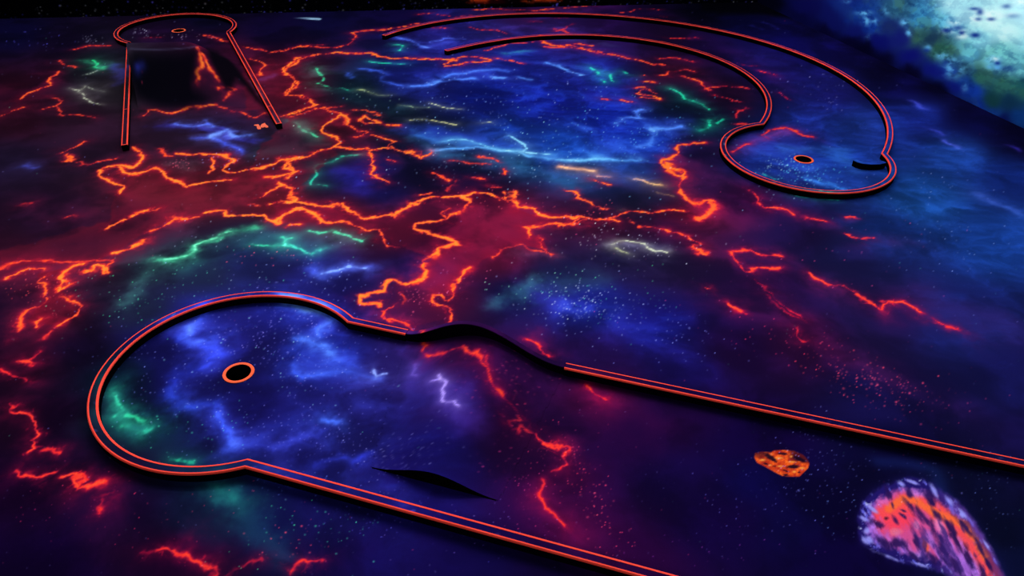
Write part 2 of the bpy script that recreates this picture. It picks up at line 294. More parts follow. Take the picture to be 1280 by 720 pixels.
# soft strokes: crop | r g b | width (m) | strength | points     (clouds, auroras, pale wisps)
SOFT = """A|150 20 40|.10|.35|0 470 100 425 205 340 240 285 300 200 440 182
A|150 20 40|.10|.35|0 360 100 330 200 290
E|160 25 45|.14|.5|0 500 150 480 300 480 450 455 600 370 720 300
E|150 25 40|.10|.4|180 520 200 640 130 700
E|150 25 40|.10|.4|260 520 300 640 260 710
E|170 30 40|.16|.45|420 140 560 200 800 200 1000 180 1150 130
E|150 22 40|.12|.35|80 240 300 290 500 220
E|170 30 40|.10|.4|700 290 900 260 1100 240 1280 270
I|140 20 40|.08|.35|150 30 120 200 100 330 110 420 60 510
F|190 30 60|.10|.5|440 300 600 260 760 250 900 240 1100 300 1280 310
F|190 30 60|.11|.55|800 300 900 340 1000 330 780 400 700 440 640 540 560 620 500 690
F|190 25 70|.10|.45|700 500 640 620 560 700
F|170 30 70|.07|.5|480 560 420 610 480 690
J|210 30 60|.05|.6|470 120 520 180 590 205
G|200 25 50|.07|.6|460 60 460 120 520 220 580 260
G|170 20 60|.10|.4|500 90 600 140 700 160 750 190
G|190 22 55|.10|.5|560 260 660 300 740 310
G|150 20 60|.07|.4|940 283 1100 340 1150 370 1400 390
G|150 20 60|.07|.35|230 310 400 350 560 400 640 440 700 430
G|160 20 60|.08|.45|780 520 850 610 950 700
G|160 20 60|.07|.35|830 440 900 450 1010 515 1070 560
H|150 20 60|.06|.4|500 500 620 530 720 590
H|120 18 60|.12|.3|600 520 900 560 1100 620 1280 680
H|130 18 60|.09|.4|60 560 150 600 260 640
L|170 22 60|.07|.45|380 60 480 100 600 160 760 220
L|110 16 60|.12|.35|600 150 800 250 1000 340
K|190 20 60|.05|.5|550 440 580 460 640 475
K|120 10 50|.12|.35|560 460 680 520 760 560
K|170 24 60|.05|.5|330 245 380 285
J|170 20 60|.06|.4|650 280 760 290 850 360 930 450 985 560 1100 650 1170 700
J|130 20 60|.10|.3|700 230 900 330 1000 380
N|150 20 60|.06|.4|1150 240 1170 300 1100 380 1120 460 1200 520
O|140 16 60|.10|.3|300 360 400 480 460 620
M|130 12 45|.06|.4|500 620 640 640 760 650 860 690
M|100 12 40|.06|.35|350 360 430 400 430 540 380 600
M|90 10 40|.10|.3|60 300 200 320
B|150 20 50|.07|.35|330 130 500 110 700 75 900 45 1100 40
B|150 22 45|.10|.45|0 250 120 210 300 205
B|150 22 45|.09|.45|0 390 100 400 200 440 300 500 400 560
B|150 25 50|.06|.45|700 245 820 238 900 235
C|150 25 60|.07|.45|0 190 200 215 400 260 540 290
C|150 20 50|.07|.4|560 325 700 350 760 400 720 450
C|90 15 60|.09|.35|700 210 800 270 900 360
C|160 25 60|.04|.4|690 606 760 580 820 550 900 530
C|150 20 50|.10|.35|240 20 100 40 0 40
A|150 25 60|.10|.4|940 180 1060 260 1050 400 1120 500
A|60 60 150|.05|.5|1040 320 1090 300
A|110 110 120|.05|.25|320 320 400 340 420 400
A|120 120 120|.05|.3|700 655 780 665
A|40 40 170|.06|.55|450 260 490 330
A|30 90 80|.08|.4|340 260 440 250
A|60 110 100|.06|.45|1140 480 1220 500 1270 560
A|40 80 80|.08|.4|1080 610 1200 600
A|30 40 220|.05|.7|640 500 760 500 860 520 960 550 1010 560
A|40 60 250|.05|.8|700 500 780 500 860 515 900 540 980 555
A|60 100 255|.028|.95|720 490 780 500 830 490 845 500
A|70 120 255|.030|1|860 545 900 525 930 535 970 545 1000 538
A|40 80 255|.03|.7|780 550 850 550 940 600 970 605
B|40 60 230|.05|.5|460 140 540 160 620 190 700 170
B|60 100 255|.02|.7|500 145 560 168 600 185 620 190
B|60 90 255|.02|.7|640 170 700 155 770 157
B|50 40 150|.07|.5|960 110 1100 100 1280 120
B|30 40 210|.10|.4|500 300 700 280 950 300
B|50 90 255|.025|.6|360 275 420 285 450 300 440 325 520 340
B|60 110 255|.025|.95|560 345 620 345 660 325 720 318 800 315
B|50 100 255|.03|.8|640 330 700 300 760 290 820 280 900 280 950 290
B|70 130 255|.022|.9|880 305 940 312
B|70 130 255|.022|.9|990 308 1030 318
B|60 120 255|.022|.95|1110 255 1160 265 1190 285 1240 300
B|50 90 255|.02|.6|300 290 330 308
B|30 60 230|.10|.6|560 510 700 540 900 560 1100 600 1280 620
B|40 120 240|.05|.6|600 540 700 565 850 575 940 600 1150 620 1280 630
B|90 180 255|.014|.8|690 565 780 560 860 585 940 605 1000 608
B|120 200 255|.014|.9|940 545 980 560 1020 590 1000 608 1100 615
B|70 150 255|.02|.8|640 600 750 590 850 590 950 610 1040 625 1150 637 1280 640
B|30 100 160|.10|.5|640 610 800 640 1000 680
B|50 90 240|.03|.5|1210 500 1280 520
B|20 80 80|.09|.45|150 260 220 340 330 400 480 440
B|20 70 80|.06|.4|560 560 700 620 850 640
C|30 60 220|.12|.55|0 520 150 560 300 600 420 560 480 480
C|70 150 255|.03|.85|0 638 100 635 200 640 320 640
C|70 120 255|.025|.9|215 490 270 470 320 475 310 445 340 440
C|60 110 255|.03|.9|355 515 420 515 480 505
C|60 110 255|.028|.8|360 520 380 545 350 580 310 590
C|60 110 255|.02|.7|0 265 40 285 90 300
C|30 80 140|.06|.5|900 600 1100 600 1180 680
C|20 90 70|.07|.45|110 270 200 300 300 300
C|20 80 70|.06|.5|440 350 560 410 620 480
C|40 60 70|.07|.3|0 150 200 180
F|30 30 170|.09|.55|290 110 360 180
F|50 80 255|.04|.6|180 490 230 512 280 495 330 485 370 500 
F|90 130 255|.015|.8|210 512 280 495 330 485 370 500
F|40 60 230|.05|.35|330 490 400 550 430 590
F|30 100 90|.06|.4|900 620 1000 590 1060 560
F|90 90 120|.05|.35|1000 430 1120 450
F|30 100 130|.10|.35|960 60 1080 120 1200 160
F|20 80 80|.06|.45|-40 370 150 400 330 385
G|30 90 80|.06|.3|30 560 160 530
G|120 130 160|.04|.35|210 410 330 410 430 440
G|20 60 210|.07|.4|800 120 950 130 1100 150 1200 140
Z|40 120 255|.03|.75|1008 222 1022 226 1038 231 1052 236
D|40 80 220|.08|.4|240 620 340 670 480 690
H|60 80 200|.04|.4|1080 135 1160 175 1250 215
D|70 70 230|.025|.4|820 405 870 430
D|60 60 220|.02|.35|900 515 945 537
D|80 80 255|.02|.6|970 563 1018 586
D|70 50 220|.02|.4|1220 588 1262 607
D|50 50 190|.025|.3|235 90 290 115
D|50 50 190|.02|.25|195 100 225 120
A|60 80 230|.03|.4|90 668 150 668
I|31 54 255|.035|.65|820 120 750 190 760 225 800 240 850 225 870 260 890 280 820 320 720 370 680 420 680 470
I|37 68 255|.02|.6|750 190 760 225 800 240 850 225 
I|31 61 255|.03|.5|680 430 670 470 700 500
I|40 50 200|.08|.5|700 180 860 250 740 400 700 480 840 540 930 660
I|37 68 255|.025|.85|740 510 830 522 850 555 870 590 900 620 920 670
I|31 47 230|.03|.45|930 665 1090 680 1250 620 1290 600
I|49 88 255|.03|.75|1130 90 1200 110 1280 135
I|20 130 90|.03|.5|430 430 480 500 520 560 600 600
J|24 40 230|.08|.45|60 100 200 150 180 220 260 300 400 380
J|43 81 255|.022|.7|40 95 130 120 200 140 235 165 180 200 190 230
J|55 102 255|.024|.95|80 235 150 255 200 270 215 290
J|37 68 255|.03|.7|240 318 330 350
J|43 81 255|.028|.85|80 350 130 380 230 370 330 385 430 395
J|120 150 255|.012|.8|400 355 405 385 430 378 460 370
J|49 95 255|.022|.95|220 545 270 565
J|50 60 220|.05|.4|340 450 380 520 460 520
J|50 60 220|.04|.5|0 670 120 640 180 610
J|60 40 160|.06|.5|690 440 760 530 790 590
J|60 50 160|.09|.35|500 270 560 420
J|150 130 255|.007|.95|668 375 672 395 695 405 680 430 685 455 680 478 700 486 730 480 740 500 755 508
J|130 110 255|.007|.85|640 400 665 395 672 405
J|110 90 240|.008|.8|583 330 575 360 572 375 590 378
N|37 54 240|.022|.75|185 272 230 250 272 228
N|37 54 240|.024|.85|310 248 340 238 362 230
N|40 50 170|.05|.35|0 290 200 330 380 380 520 410
K|30 40 200|.10|.45|430 70 520 130 650 200 850 250 900 260
K|40 60 230|.04|.4|450 80 520 140 580 130
K|30 110 90|.05|.4|200 90 300 60 360 10
M|20 120 90|.035|.5|850 345 865 390 900 415
M|15 90 80|.05|.4|820 400 930 420 980 460 1040 520 1100 590 1140 650
M|20 160 100|.012|.8|680 262 720 255 770 268
E|40 200 120|.03|.8|640 470 700 455 760 440 790 420 785 400 830 380 880 360 940 345 1010 335
E|90 255 160|.013|.6|660 462 700 455 760 440 790 420 785 400 830 380 880 360 920 350
E|40 110 90|.04|.45|640 470 580 500 560 570 500 620 470 640
E|20 110 80|.10|.3|560 500 700 480 900 400
E|30 190 120|.014|.75|1010 400 1080 412 1130 410 1140 385 1120 378
E|40 220 140|.012|.8|1130 410 1140 385 1165 378
E|30 180 120|.014|.6|1130 410 1200 420 1250 435 1280 420
F|30 210 140|.014|.8|150 350 200 358 250 348 280 365 330 375 370 385
F|20 190 140|.012|.6|50 400 110 420 160 435 210 415
F|20 190 140|.013|.8|150 165 160 140 180 120 165 95 180 80 240 70 290 50 350 42
F|30 200 140|.010|.5|180 165 220 170
A|20 190 100|.016|.9|375 240 390 255 370 268 395 275 410 268
A|30 160 100|.03|.5|345 240 380 262 400 280
A|150 170 150|.010|.7|335 300 360 296 380 285
A|170 180 150|.010|.7|290 350 320 360 345 345 
A|180 190 160|.012|.7|310 365 335 380 345 395 360 410 400 418
A|150 160 140|.010|.5|350 345 380 360 420 368
B|20 210 130|.018|.8|175 270 200 300 205 320 190 335 240 350
B|20 190 130|.018|.7|390 245 440 252 530 258
B|30 220 150|.018|.85|490 180 520 185 510 200
B|30 180 130|.016|.6|275 350 310 360
B|30 150 110|.025|.5|930 215 1030 205
B|40 230 150|.016|.85|90 490 130 515 155 535 180 548
B|30 210 140|.014|.6|140 510 160 520
B|170 190 110|.014|.6|350 360 390 365 420 378 460 382
B|150 180 120|.014|.5|500 420 560 430 630 432
B|200 210 130|.012|.7|640 412 700 430 760 435
B|190 190 110|.012|.7|560 482 620 478 680 488 735 495
B|190 200 110|.012|.6|830 490 870 490
C|20 210 130|.016|.8|120 270 140 280 155 290 160 300
C|20 210 130|.016|.8|205 300 215 325
C|20 210 130|.016|.6|250 285 270 300
C|20 210 130|.016|.7|165 320 175 330
C|20 210 140|.016|.9|440 355 480 370 500 395 560 415 590 435
C|20 230 150|.016|.9|600 480 605 500 590 512 565 522
C|20 220 150|.014|.8|650 475 635 495
C|230 140 50|.022|.95|10 665 35 668 60 672 130 680
C|255 110 40|.016|.9|10 665 60 672 130 682
G|200 110 40|.016|.8|140 125 200 132
G|220 150 50|.014|.8|295 140 325 145 345 155 360 157
G|230 170 60|.013|.8|370 158 410 163
G|160 120 50|.012|.4|385 195 440 205
G|90 90 60|.010|.4|230 265 265 265
G|190 200 150|.009|.9|210 405 230 395 270 390 320 395 340 405 345 420 380 432 410 432 440 438
G|190 200 120|.010|.8|225 420 250 435 268 442
G|20 200 130|.010|.85|1015 180 1030 190 1035 210 1045 217 1100 222
G|20 160 110|.016|.5|920 205 1040 218
G|20 170 120|.012|.5|820 122 860 140
I|30 170 110|.012|.7|450 450 468 480 485 510 465 535
I|30 180 110|.018|.7|510 532 555 542 580 565
I|25 150 100|.018|.5|570 605 610 600
I|25 150 90|.018|.5|500 580 520 575
"""

# stars: cx cy rx ry count r g b size(m)
STARS = """740 385 70 34 150 150 170 255 .004;760 370 90 34 60 60 200 120 .003;720 380 46 20 70 200 220 255 .005;850 420 60 30 60 110 120 230 .004;680 360 60 20 40 150 255 210 .004
230 480 110 80 220 110 120 240 .0035;380 430 90 70 230 120 120 255 .003;330 410 60 40 120 120 110 240 .003;250 540 80 30 40 60 220 160 .004;300 470 140 90 60 140 220 255 .0045;400 540 90 40 150 90 90 220 .0025;490 570 60 30 110 120 120 220 .0025
360 600 70 16 60 80 110 255 .003;470 640 90 30 60 90 90 255 .003;430 660 60 30 30 60 220 170 .004;350 660 50 50 24 60 240 150 .0045;370 680 50 40 34 255 60 60 .0045
200 360 110 40 110 60 180 140 .004;300 300 100 50 60 150 180 220 .0035;160 380 60 30 24 50 230 150 .0045;400 340 60 30 50 120 140 230 .003
700 180 160 50 170 130 200 255 .004;640 130 140 50 110 130 150 255 .004;800 170 80 50 120 90 190 255 .0045;600 210 160 20 60 170 200 255 .004
1000 215 40 14 110 70 200 230 .005;980 205 30 12 50 180 240 255 .005;1020 235 80 14 50 120 180 220 .005;1020 110 60 30 40 130 130 220 .005
1180 300 60 50 50 120 140 230 .004;1160 225 60 20 22 130 140 230 .004;1000 320 200 60 50 220 60 110 .0035
1065 465 44 18 80 255 60 60 .0062;1115 487 50 22 80 255 60 70 .0062;1165 505 70 28 50 220 50 80 .005;1030 440 30 22 40 240 50 60 .004;960 420 40 30 30 220 40 70 .0035
1010 560 50 40 80 120 130 240 .0028;1040 600 60 50 70 110 120 240 .0028;940 620 90 60 70 100 100 220 .0025;1060 640 50 40 20 110 150 255 .003
720 590 22 26 40 255 50 60 .0040;745 630 22 30 50 255 60 70 .0050;770 680 26 20 24 255 60 80 .0045;700 560 50 50 60 230 50 80 .003;640 590 40 40 50 210 50 110 .0028;670 640 30 30 20 220 50 100 .003
620 490 50 40 70 230 50 80 .0028;660 470 40 30 40 230 50 90 .003;520 370 20 14 34 255 70 90 .005;560 360 50 40 40 230 80 120 .003
40 350 40 20 24 255 60 60 .005;60 385 30 30 30 255 60 70 .0045;30 360 30 12 20 255 70 60 .004;200 640 160 60 60 220 40 70 .003;60 620 60 50 30 190 40 90 .003;330 320 60 10 30 255 70 90 .004
600 250 60 20 30 255 70 80 .005;740 260 60 20 24 255 70 80 .005;300 200 60 14 40 130 160 255 .005;220 205 20 8 30 230 70 90 .005;560 120 80 40 60 110 150 255 .005;440 130 60 30 30 160 220 200 .005
800 300 90 30 80 200 200 240 .004;730 300 40 20 26 230 230 240 .0045;110 50 16 5 26 150 150 180 .007;180 40 14 5 26 150 150 180 .006;40 50 40 12 20 80 80 220 .007;230 45 30 5 24 170 140 180 .006
1240 620 40 50 40 110 130 230 .003;1180 580 60 20 20 120 120 220 .003;560 660 120 30 60 110 90 200 .0025;880 690 160 30 40 150 60 180 .0025"""

def build_canvas(ucoords, vcoords):
    """paint the floor over a grid of sight-lines; returns world x, y and linear colour"""
    U, V = np.meshgrid(ucoords, vcoords)
    Hh, Ww = U.shape
    du = ucoords[1]-ucoords[0]; dv = vcoords[1]-vcoords[0]
    P = on_plane(np.c_[U.ravel(), V.ravel()]); X = P[:, 0].reshape(Hh, Ww); Y = P[:, 1].reshape(Hh, Ww)
    # ---- wash, by inverse distance on a coarse grid
    cp = np.array([[float(t) for t in w.split()] for w in WASH.replace('\n', '').split(';') if w.strip()])
    sxy = on_ground(cp[:, :2]); cu, cv = project(np.c_[sxy, np.zeros(len(sxy))])
    st = 8
    ub, vb = U[::st, ::st], V[::st, ::st]
    wsum = 0; csum = 0
    for i in range(len(cp)):
        d2 = (ub-cu[i])**2/1.6**2+(vb-cv[i])**2
        w = 1.0/(d2+14.0**2)**2
        wsum = wsum+w; csum = csum+w[..., None]*cp[i, 2:5]
    cb = csum/wsum[..., None]/255.0
    yi = np.arange(Hh)/st; xi = np.arange(Ww)/st
    y0 = np.minimum(yi.astype(int), cb.shape[0]-2); x0 = np.minimum(xi.astype(int), cb.shape[1]-2)
    fy = np.clip(yi-y0, 0, 1)[:, None, None]; fx = np.clip(xi-x0, 0, 1)[None, :, None]
    c = (cb[y0][:, x0]*(1-fy)*(1-fx)+cb[y0+1][:, x0]*fy*(1-fx)+cb[y0][:, x0+1]*(1-fy)*fx+cb[y0+1][:, x0+1]*fy*fx)
    n1 = fbm(X, Y, 2.2, 5, 1); n2 = fbm(X+.35*n1, Y, 3.6, 6, 2, .56)
    n3 = fbm(X, Y, 3.0, 4, 11)
    cloud = 0.80+0.36*sstep(.3, .72, n2)
    c = c*cloud[..., None]*0.90
    # ---- wispy streaks inside the blue clouds
    q1 = ridged(X*.8+.5*n1, Y*1.9+.5*n2, 3.2, 5, 81); q2 = ridged(X+.6*n1, Y*1.3+.6*n3, 8.0, 4, 82)
    bl = np.clip((c[..., 2]-.27)*2.4, 0, 1)*np.clip(1.2-2.2*c[..., 0], 0, 1)
    tx_ = bl*(sstep(.60, .92, q1)*.42+sstep(.66, .93, q2)*.22)
    c = c*(1-.25*bl*sstep(.66, .42, q1))[..., None]
    c = 1-(1-c)*(1-tx_[..., None]*np.array([.10, .26, .95]))
    # ---- wander of the brush
    wx = (fbm(X, Y, 7.0, 5, 3, .58)-.5)*0.17; wy = (fbm(X, Y, 7.0, 5, 4, .58)-.5)*0.17
    wisp = sstep(.80, .97, ridged(X+.6*wx, Y+.6*wy, 16.0, 3, 9))
    ridge = ridged(X+wx, Y+wy, 7.0, 4, 5)
    fine = fbm(X, Y, 22.0, 3, 6)

    wv0 = fbm(X, Y, 12.0, 4, 77)

    def segfield(poly, reach):
        """distance from polyline, only near it"""
        pu, pv = project(np.c_[poly, np.zeros(len(poly))])
        big = reach+0.09
        lo = np.array([poly.min(0)-big]); hi = np.array([poly.max(0)+big])
        cs = np.array([[lo[0, 0], lo[0, 1], 0], [hi[0, 0], lo[0, 1], 0], [lo[0, 0], hi[0, 1], 0], [hi[0, 0], hi[0, 1], 0]])
        qu, qv = project(cs)
        i0 = max(0, int((qv.min()-vcoords[0])/dv)-1); i1 = min(Hh, int((qv.max()-vcoords[0])/dv)+2)
        j0 = max(0, int((qu.min()-ucoords[0])/du)-1); j1 = min(Ww, int((qu.max()-ucoords[0])/du)+2)
        if i1 <= i0 or j1 <= j0: return None
        sl = (slice(i0, i1), slice(j0, j1))
        return sl
    def dist(poly, sl, k):
        x = X[sl]+wx[sl]*k; y = Y[sl]+wy[sl]*k
        best = np.full(x.shape, 1e9)
        for a, b in zip(poly[:-1], poly[1:]):
            dx, dy = b-a; L = dx*dx+dy*dy+1e-12
            t = np.clip(((x-a[0])*dx+(y-a[1])*dy)/L, 0, 1)
            best = np.minimum(best, (x-a[0]-t*dx)**2+(y-a[1]-t*dy)**2)
        return np.sqrt(best)
    def screen(sl, col, a):
        a = a[..., None]; c[sl] = 1-(1-c[sl])*(1-a*col)
    # ---- clouds and auroras
    for ln in SOFT.strip().split('\n'):
        cr, col, w, s, p = ln.split('|'); w = float(w); s = float(s)
        poly = on_ground(pts(cr, p)); col = np.array([float(t) for t in col.split()])/255
        sl = segfield(poly, w*2.6)
        if sl is None: continue
        thin = w < 0.02
        d = dist(poly, sl, 0.35 if thin else min(1.0, 0.35+w*12))
        if w >= .045:
            a = np.exp(-(d/w)**2*.9)*s*(0.35+0.95*sstep(.3, .7, n2[sl]))*(.34 if col[0] > .35 and col[1] < .2 else .70)
        elif thin:
            a = (1.25*np.exp(-(d/(w*.62))**2)*s*(0.40+.75*ridge[sl])+wisp[sl]*.35*s*np.exp(-(d/(w*2.2))**2))*(.15+.85*sstep(.36, .62, fine[sl]))+np.exp(-d/(w*2.6))*s*.50*sstep(.3, .6, n2[sl]+.1)
        else:
            a = np.exp(-(d/w)**1.6)*s*(0.42+.66*ridge[sl]*sstep(.26, .62, .6*n2[sl]+.4*fine[sl])*1.3)+np.exp(-d/(w*2.2))*s*.26*sstep(.3, .7, n2[sl])*1.4
        screen(sl, col, np.clip(a, 0, 1))
    # ---- shapes filled inside an outline given on the photo
    def inside(poly_px, sl):
        x = U[sl]; y = V[sl]; r = np.zeros(x.shape, bool); n = len(poly_px); j = n-1
        d = np.full(x.shape, 1e9)
        for i in range(n):
            xi_, yi_ = poly_px[i]; xj, yj = poly_px[j]
            if yi_ != yj: r ^= ((yi_ > y) != (yj > y)) & (x < (xj-xi_)*(y-yi_)/(yj-yi_)+xi_)
            dx, dy = xj-xi_, yj-yi_; t = np.clip(((x-xi_)*dx+(y-yi_)*dy)/(dx*dx+dy*dy+1e-9), 0, 1)
            d = np.minimum(d, np.hypot(x-xi_-t*dx, y-yi_-t*dy)); j = i
        return np.where(r, d, -d)
    def box(poly_px, m=6):
        p = np.array(poly_px); i0 = max(0, int((p[:, 1].min()-m-vcoords[0])/dv)); i1 = min(Hh, int((p[:, 1].max()+m-vcoords[0])/dv)+1)
        j0 = max(0, int((p[:, 0].min()-m-ucoords[0])/du)); j1 = min(Ww, int((p[:, 0].max()+m-ucoords[0])/du)+1)
        return (slice(i0, i1), slice(j0, j1))
    # ---- the red bodies whose rims are the filaments
    for cr, al_, col, p in (('F', .62, (.50, .07, .19), '520 275 560 245 610 230 700 220 800 200 960 225 970 250 1060 275 1180 285 1280 300 1280 312 1190 320 1060 322 1020 335 1020 370 1080 380 1100 430 1010 400 880 445 800 510 725 560 745 615 700 600 655 600 665 650 730 690 600 730 470 720 450 690 440 650 355 605 440 590 445 560 540 560 610 515 600 495 640 450 580 430 500 408 440 370 430 345 310 320 190 305 120 262 60 270 20 290 0 230 100 235 240 250 340 290 400 298 460 290'),
                    ('E', .42, (.42, .07, .14), '405 130 420 105 550 120 620 98 720 150 860 152 1000 105 1100 68 1280 25 1360 40 1280 90 1240 140 1180 185 1185 235 1280 275 1280 310 1110 315 1050 280 870 272 640 325 450 430 400 470 170 480 0 490 0 430 120 400 300 340 430 300 470 190'),
                    ('E', .45, (.42, .06, .12), '150 520 250 500 250 580 320 640 265 725 90 720 190 610 175 560'),
                    ('B', .40, (.45, .07, .15), '-120 240 0 240 60 285 100 330 55 385 165 415 290 455 205 505 270 570 150 620 60 645 80 690 60 715 -100 725 -60 600 60 480 40 465 -100 440')):
        q = on_ground(pts(cr, p)); qu, qv = project(np.c_[q, np.zeros(len(q))]); pl = list(zip(qu, qv)); sl = box(pl, 10)
        d = inside(pl, sl)+10*(wv0[sl]-.5)
        a = sstep(-1.5, 2.5, d)*(.45+.55*np.exp(-np.clip(d, 0, None)/9.0))*al_*(.35+1.1*sstep(.3, .7, n2[sl]))
        a = np.clip(a, 0, 1)[..., None]; c[sl] = c[sl]*(1-a)+a*np.array(col)*1.0
    # ---- glowing filaments
    fil = np.zeros((Hh, Ww)); yel = np.zeros((Hh, Ww))
    wv = fbm(X, Y, 9.0, 4, 71, .6); wv2 = fbm(X, Y, 30.0, 3, 72)
    for ln in FIL.strip().split('\n'):
        cr, s, yl, p = ln.split('|'); s = float(s); yl = float(yl)
        pp = pts(cr, p); poly = on_ground(pp)
        if cr in 'MIJNOKLH': s *= .86
        near = np.mean([q[1] for q in pp])
        wc = 0.0062 if near > 330 else (0.0080 if near > 110 else 0.0105)
        if s > 1: wc *= 1.35
        sl = segfield(poly, 0.25)
        if sl is None: continue
        d = dist(poly, sl, 0.62)
        A = sstep(.22, .66, .62*wv[sl]+.38*wv2[sl])                 # brush pressure along the line
        w_ = wc*(.65+.95*A)
        hal = sstep(.30, .66, n2[sl])
        v = s*((.30+.62*A)*np.exp(-(d/(w_*.72))**2)*(.55+.60*ridge[sl])
               + (.18+.42*A)*np.exp(-d/.014)*(.25+1.1*ridge[sl])*.70
               + (.16+.30*A)*np.exp(-d/.024)*(.55+.8*hal)
               + .46*wisp[sl]*np.exp(-(d/.036)**2)*(.3+.9*A)
               + .26*hal*(.4+.8*A)*np.exp(-d/.055))
        fil[sl] = np.maximum(fil[sl], v)
        yel[sl] = np.maximum(yel[sl], yl*s*A*np.exp(-(d/(w_*.75))**2)*(.35+.9*fine[sl]))
    v = np.clip(fil*.74, 0, 1.1)
    rr_ = np.interp(v, [0, .25, .5, .75, 1.1], [.40, .55, .80, .98, 1.0])
    gg_ = np.interp(v, [0, .25, .5, .75, 1.1], [.03, .06, .13, .25, .42])
    bb_ = np.interp(v, [0, .25, .5, .75, 1.1], [.12, .14, .14, .14, .18])
    al = np.clip(np.interp(v, [0, .12, .35, .6, .9], [0, .24, .66, .92, 1.0]), 0, 1)[..., None]
    redder = np.clip(sstep(350, 470, V)+sstep(800, 950, U)*.8, 0, 1)*.75
    gg_ = gg_*(1-.48*redder); bb_ = bb_*(1+.25*redder)
    c = c*(1-al*.62)+al*(.62+.30*(1-al))*np.stack([rr_, gg_, bb_], -1)+(.38-.30*(1-al))*al*np.stack([rr_, gg_, bb_], -1)*(1-c)
    kk = sstep(.50, .9, v)[..., None]; c = c*(1-kk)+kk*np.stack([rr_, gg_, bb_], -1)
    yy = np.clip(yel*1.25*(1-.7*redder), 0, 1)[..., None]
    c = c*(1-yy*.8)+yy*.8*np.array([1.0, .60, .20])

    # small orange rock
    K = 10.283; rock = [(920+a/K, 540+b/K) for a, b in ((235, 330), (240, 270), (330, 250), (450, 262), (480, 238), (600, 232), (740, 240), (860, 290), (920, 350), (945, 410), (925, 470), (820, 572), (720, 575), (600, 565), (520, 530), (380, 450), (270, 395))]
    sl = box(rock); d = inside(rock, sl); m = sstep(-.6, .8, d)
    x = (U[sl]-920)*K; y = (V[sl]-540)*K
    nz = fbm(x/120, y/80, 1.0, 4, 21); nf = fbm(x/34, y/26, 1.0, 3, 22)
    col = np.stack([.62+.50*nz*nf*1.6, .10+.42*nz*nf*1.5, .07+.08*nz], -1)
    up = sstep(50, -40, (y-345)-(x-560)*0.12+60*(nz-.5)); up = np.maximum(up*sstep(520, 300, x), up*sstep(640, 760, x))
    col = col*(1-up[..., None]*.88)+up[..., None]*.88*np.array([.26, .06, .12])
    for hx, hy, ra, rb, an in ((730, 445, 75, 26, .0), (450, 330, 95, 30, .55), (600, 280, 60, 16, .1), (810, 520, 16, 10, 0), (380, 408, 30, 12, .3), (640, 550, 40, 10, .1), (640, 500, 40, 9, .4), (820, 350, 80, 26, .4), (490, 440, 22, 10, 0)):
        ca, sa = math.cos(an), math.sin(an); p = ((x-hx)*ca+(y-hy)*sa)/ra; q = (-(x-hx)*sa+(y-hy)*ca)/rb
        a = sstep(1.35, .6, np.hypot(p, q)+.5*(nf-.5))[..., None]*.9; col = col*(1-a)+a*np.array([.08, .03, .12])
    for hx, hy, ra, rb in ((560, 335, 50, 12), (715, 385, 50, 9), (570, 440, 40, 10), (440, 425, 20, 10), (750, 510, 24, 14), (850, 465, 36, 14), (710, 315, 18, 12), (340, 360, 40, 14)):
        a = np.exp(-(((x-hx)/ra)**2+((y-hy)/rb)**2))[..., None]*.9; col = col*(1-a)+a*np.array([1.0, .68, .28])
    mm = m[..., None]; c[sl] = c[sl]*(1-mm)+mm*np.clip(col, 0, 1)
    # the large pink and violet comet rock
    K = 5.141; comet = [(1060+a/K, 580+b/K) for a, b in ((315, 112), (380, 90), (450, 98), (540, 128), (600, 168), (700, 248), (760, 310), (830, 400), (900, 510), (950, 605), (1000, 720), (1060, 860), (1120, 1000), (1160, 1120), (900, 1120), (820, 960), (740, 820), (640, 715), (560, 678), (480, 660), (380, 635), (300, 612), (180, 570), (95, 512), (68, 450), (72, 340), (92, 260), (150, 190), (230, 135))]
    sl = box(comet, 14); d = inside(comet, sl)
    x = (U[sl]-1060)*K; y = (V[sl]-580)*K
    # broken outline
    nz0 = fbm(x/70, y/70, 1.0, 4, 31); m = sstep(-4.0, 3.0, d+6*(nz0-.55))
    ang = math.radians(62); ca, sa = math.cos(ang), math.sin(ang)
    bend = (x*0.0006)
    aa = x*ca+y*sa; bb = -x*sa+y*ca
    n_st = fbm(aa/150, bb/44, 1.0, 4, 32); n_fi = fbm(aa/60, bb/20, 1.0, 4, 33); n_sp = fbm(x/26, y/26, 1.0, 3, 34)
    base = np.stack([.50+.32*n_fi, .27+.26*n_fi, .68+.34*n_fi], -1)             # pale violet
    # pink body
    def ell(hx, hy, ra, rb, an, soft=.5, nn=None):
        c1, s1 = math.cos(an), math.sin(an); p = ((x-hx)*c1+(y-hy)*s1)/ra; q = (-(x-hx)*s1+(y-hy)*c1)/rb
        return sstep(1+soft, 1-soft, np.hypot(p, q)+(0 if nn is None else 1.3*(nn-.5)))
    def lay(col, a):
        a = np.clip(a, 0, 1)[..., None]; return base*(1-a)+a*np.array(col)
    base = lay((.86, .28, .52), .85*ell(420, 340, 300, 170, .75, .5, n_st))
    base = lay((1.0, .25, .36), .95*ell(290, 345, 130, 95, .1, .5, n_fi))
    def band(ptsl, w):
        b = np.full(x.shape, 1e9)
        for p, q in zip(ptsl[:-1], ptsl[1:]):
            dx, dy = q[0]-p[0], q[1]-p[1]; t = np.clip(((x-p[0])*dx+(y-p[1])*dy)/(dx*dx+dy*dy), 0, 1)
            b = np.minimum(b, np.hypot(x-p[0]-t*dx, y-p[1]-t*dy))
        return sstep(1.5, .4, b/w+1.1*(n_fi-.5))
    base = lay((1.0, .30, .32), .95*band([(250, 300), (400, 230), (520, 270), (640, 350), (760, 460), (860, 600), (930, 740)], 58))
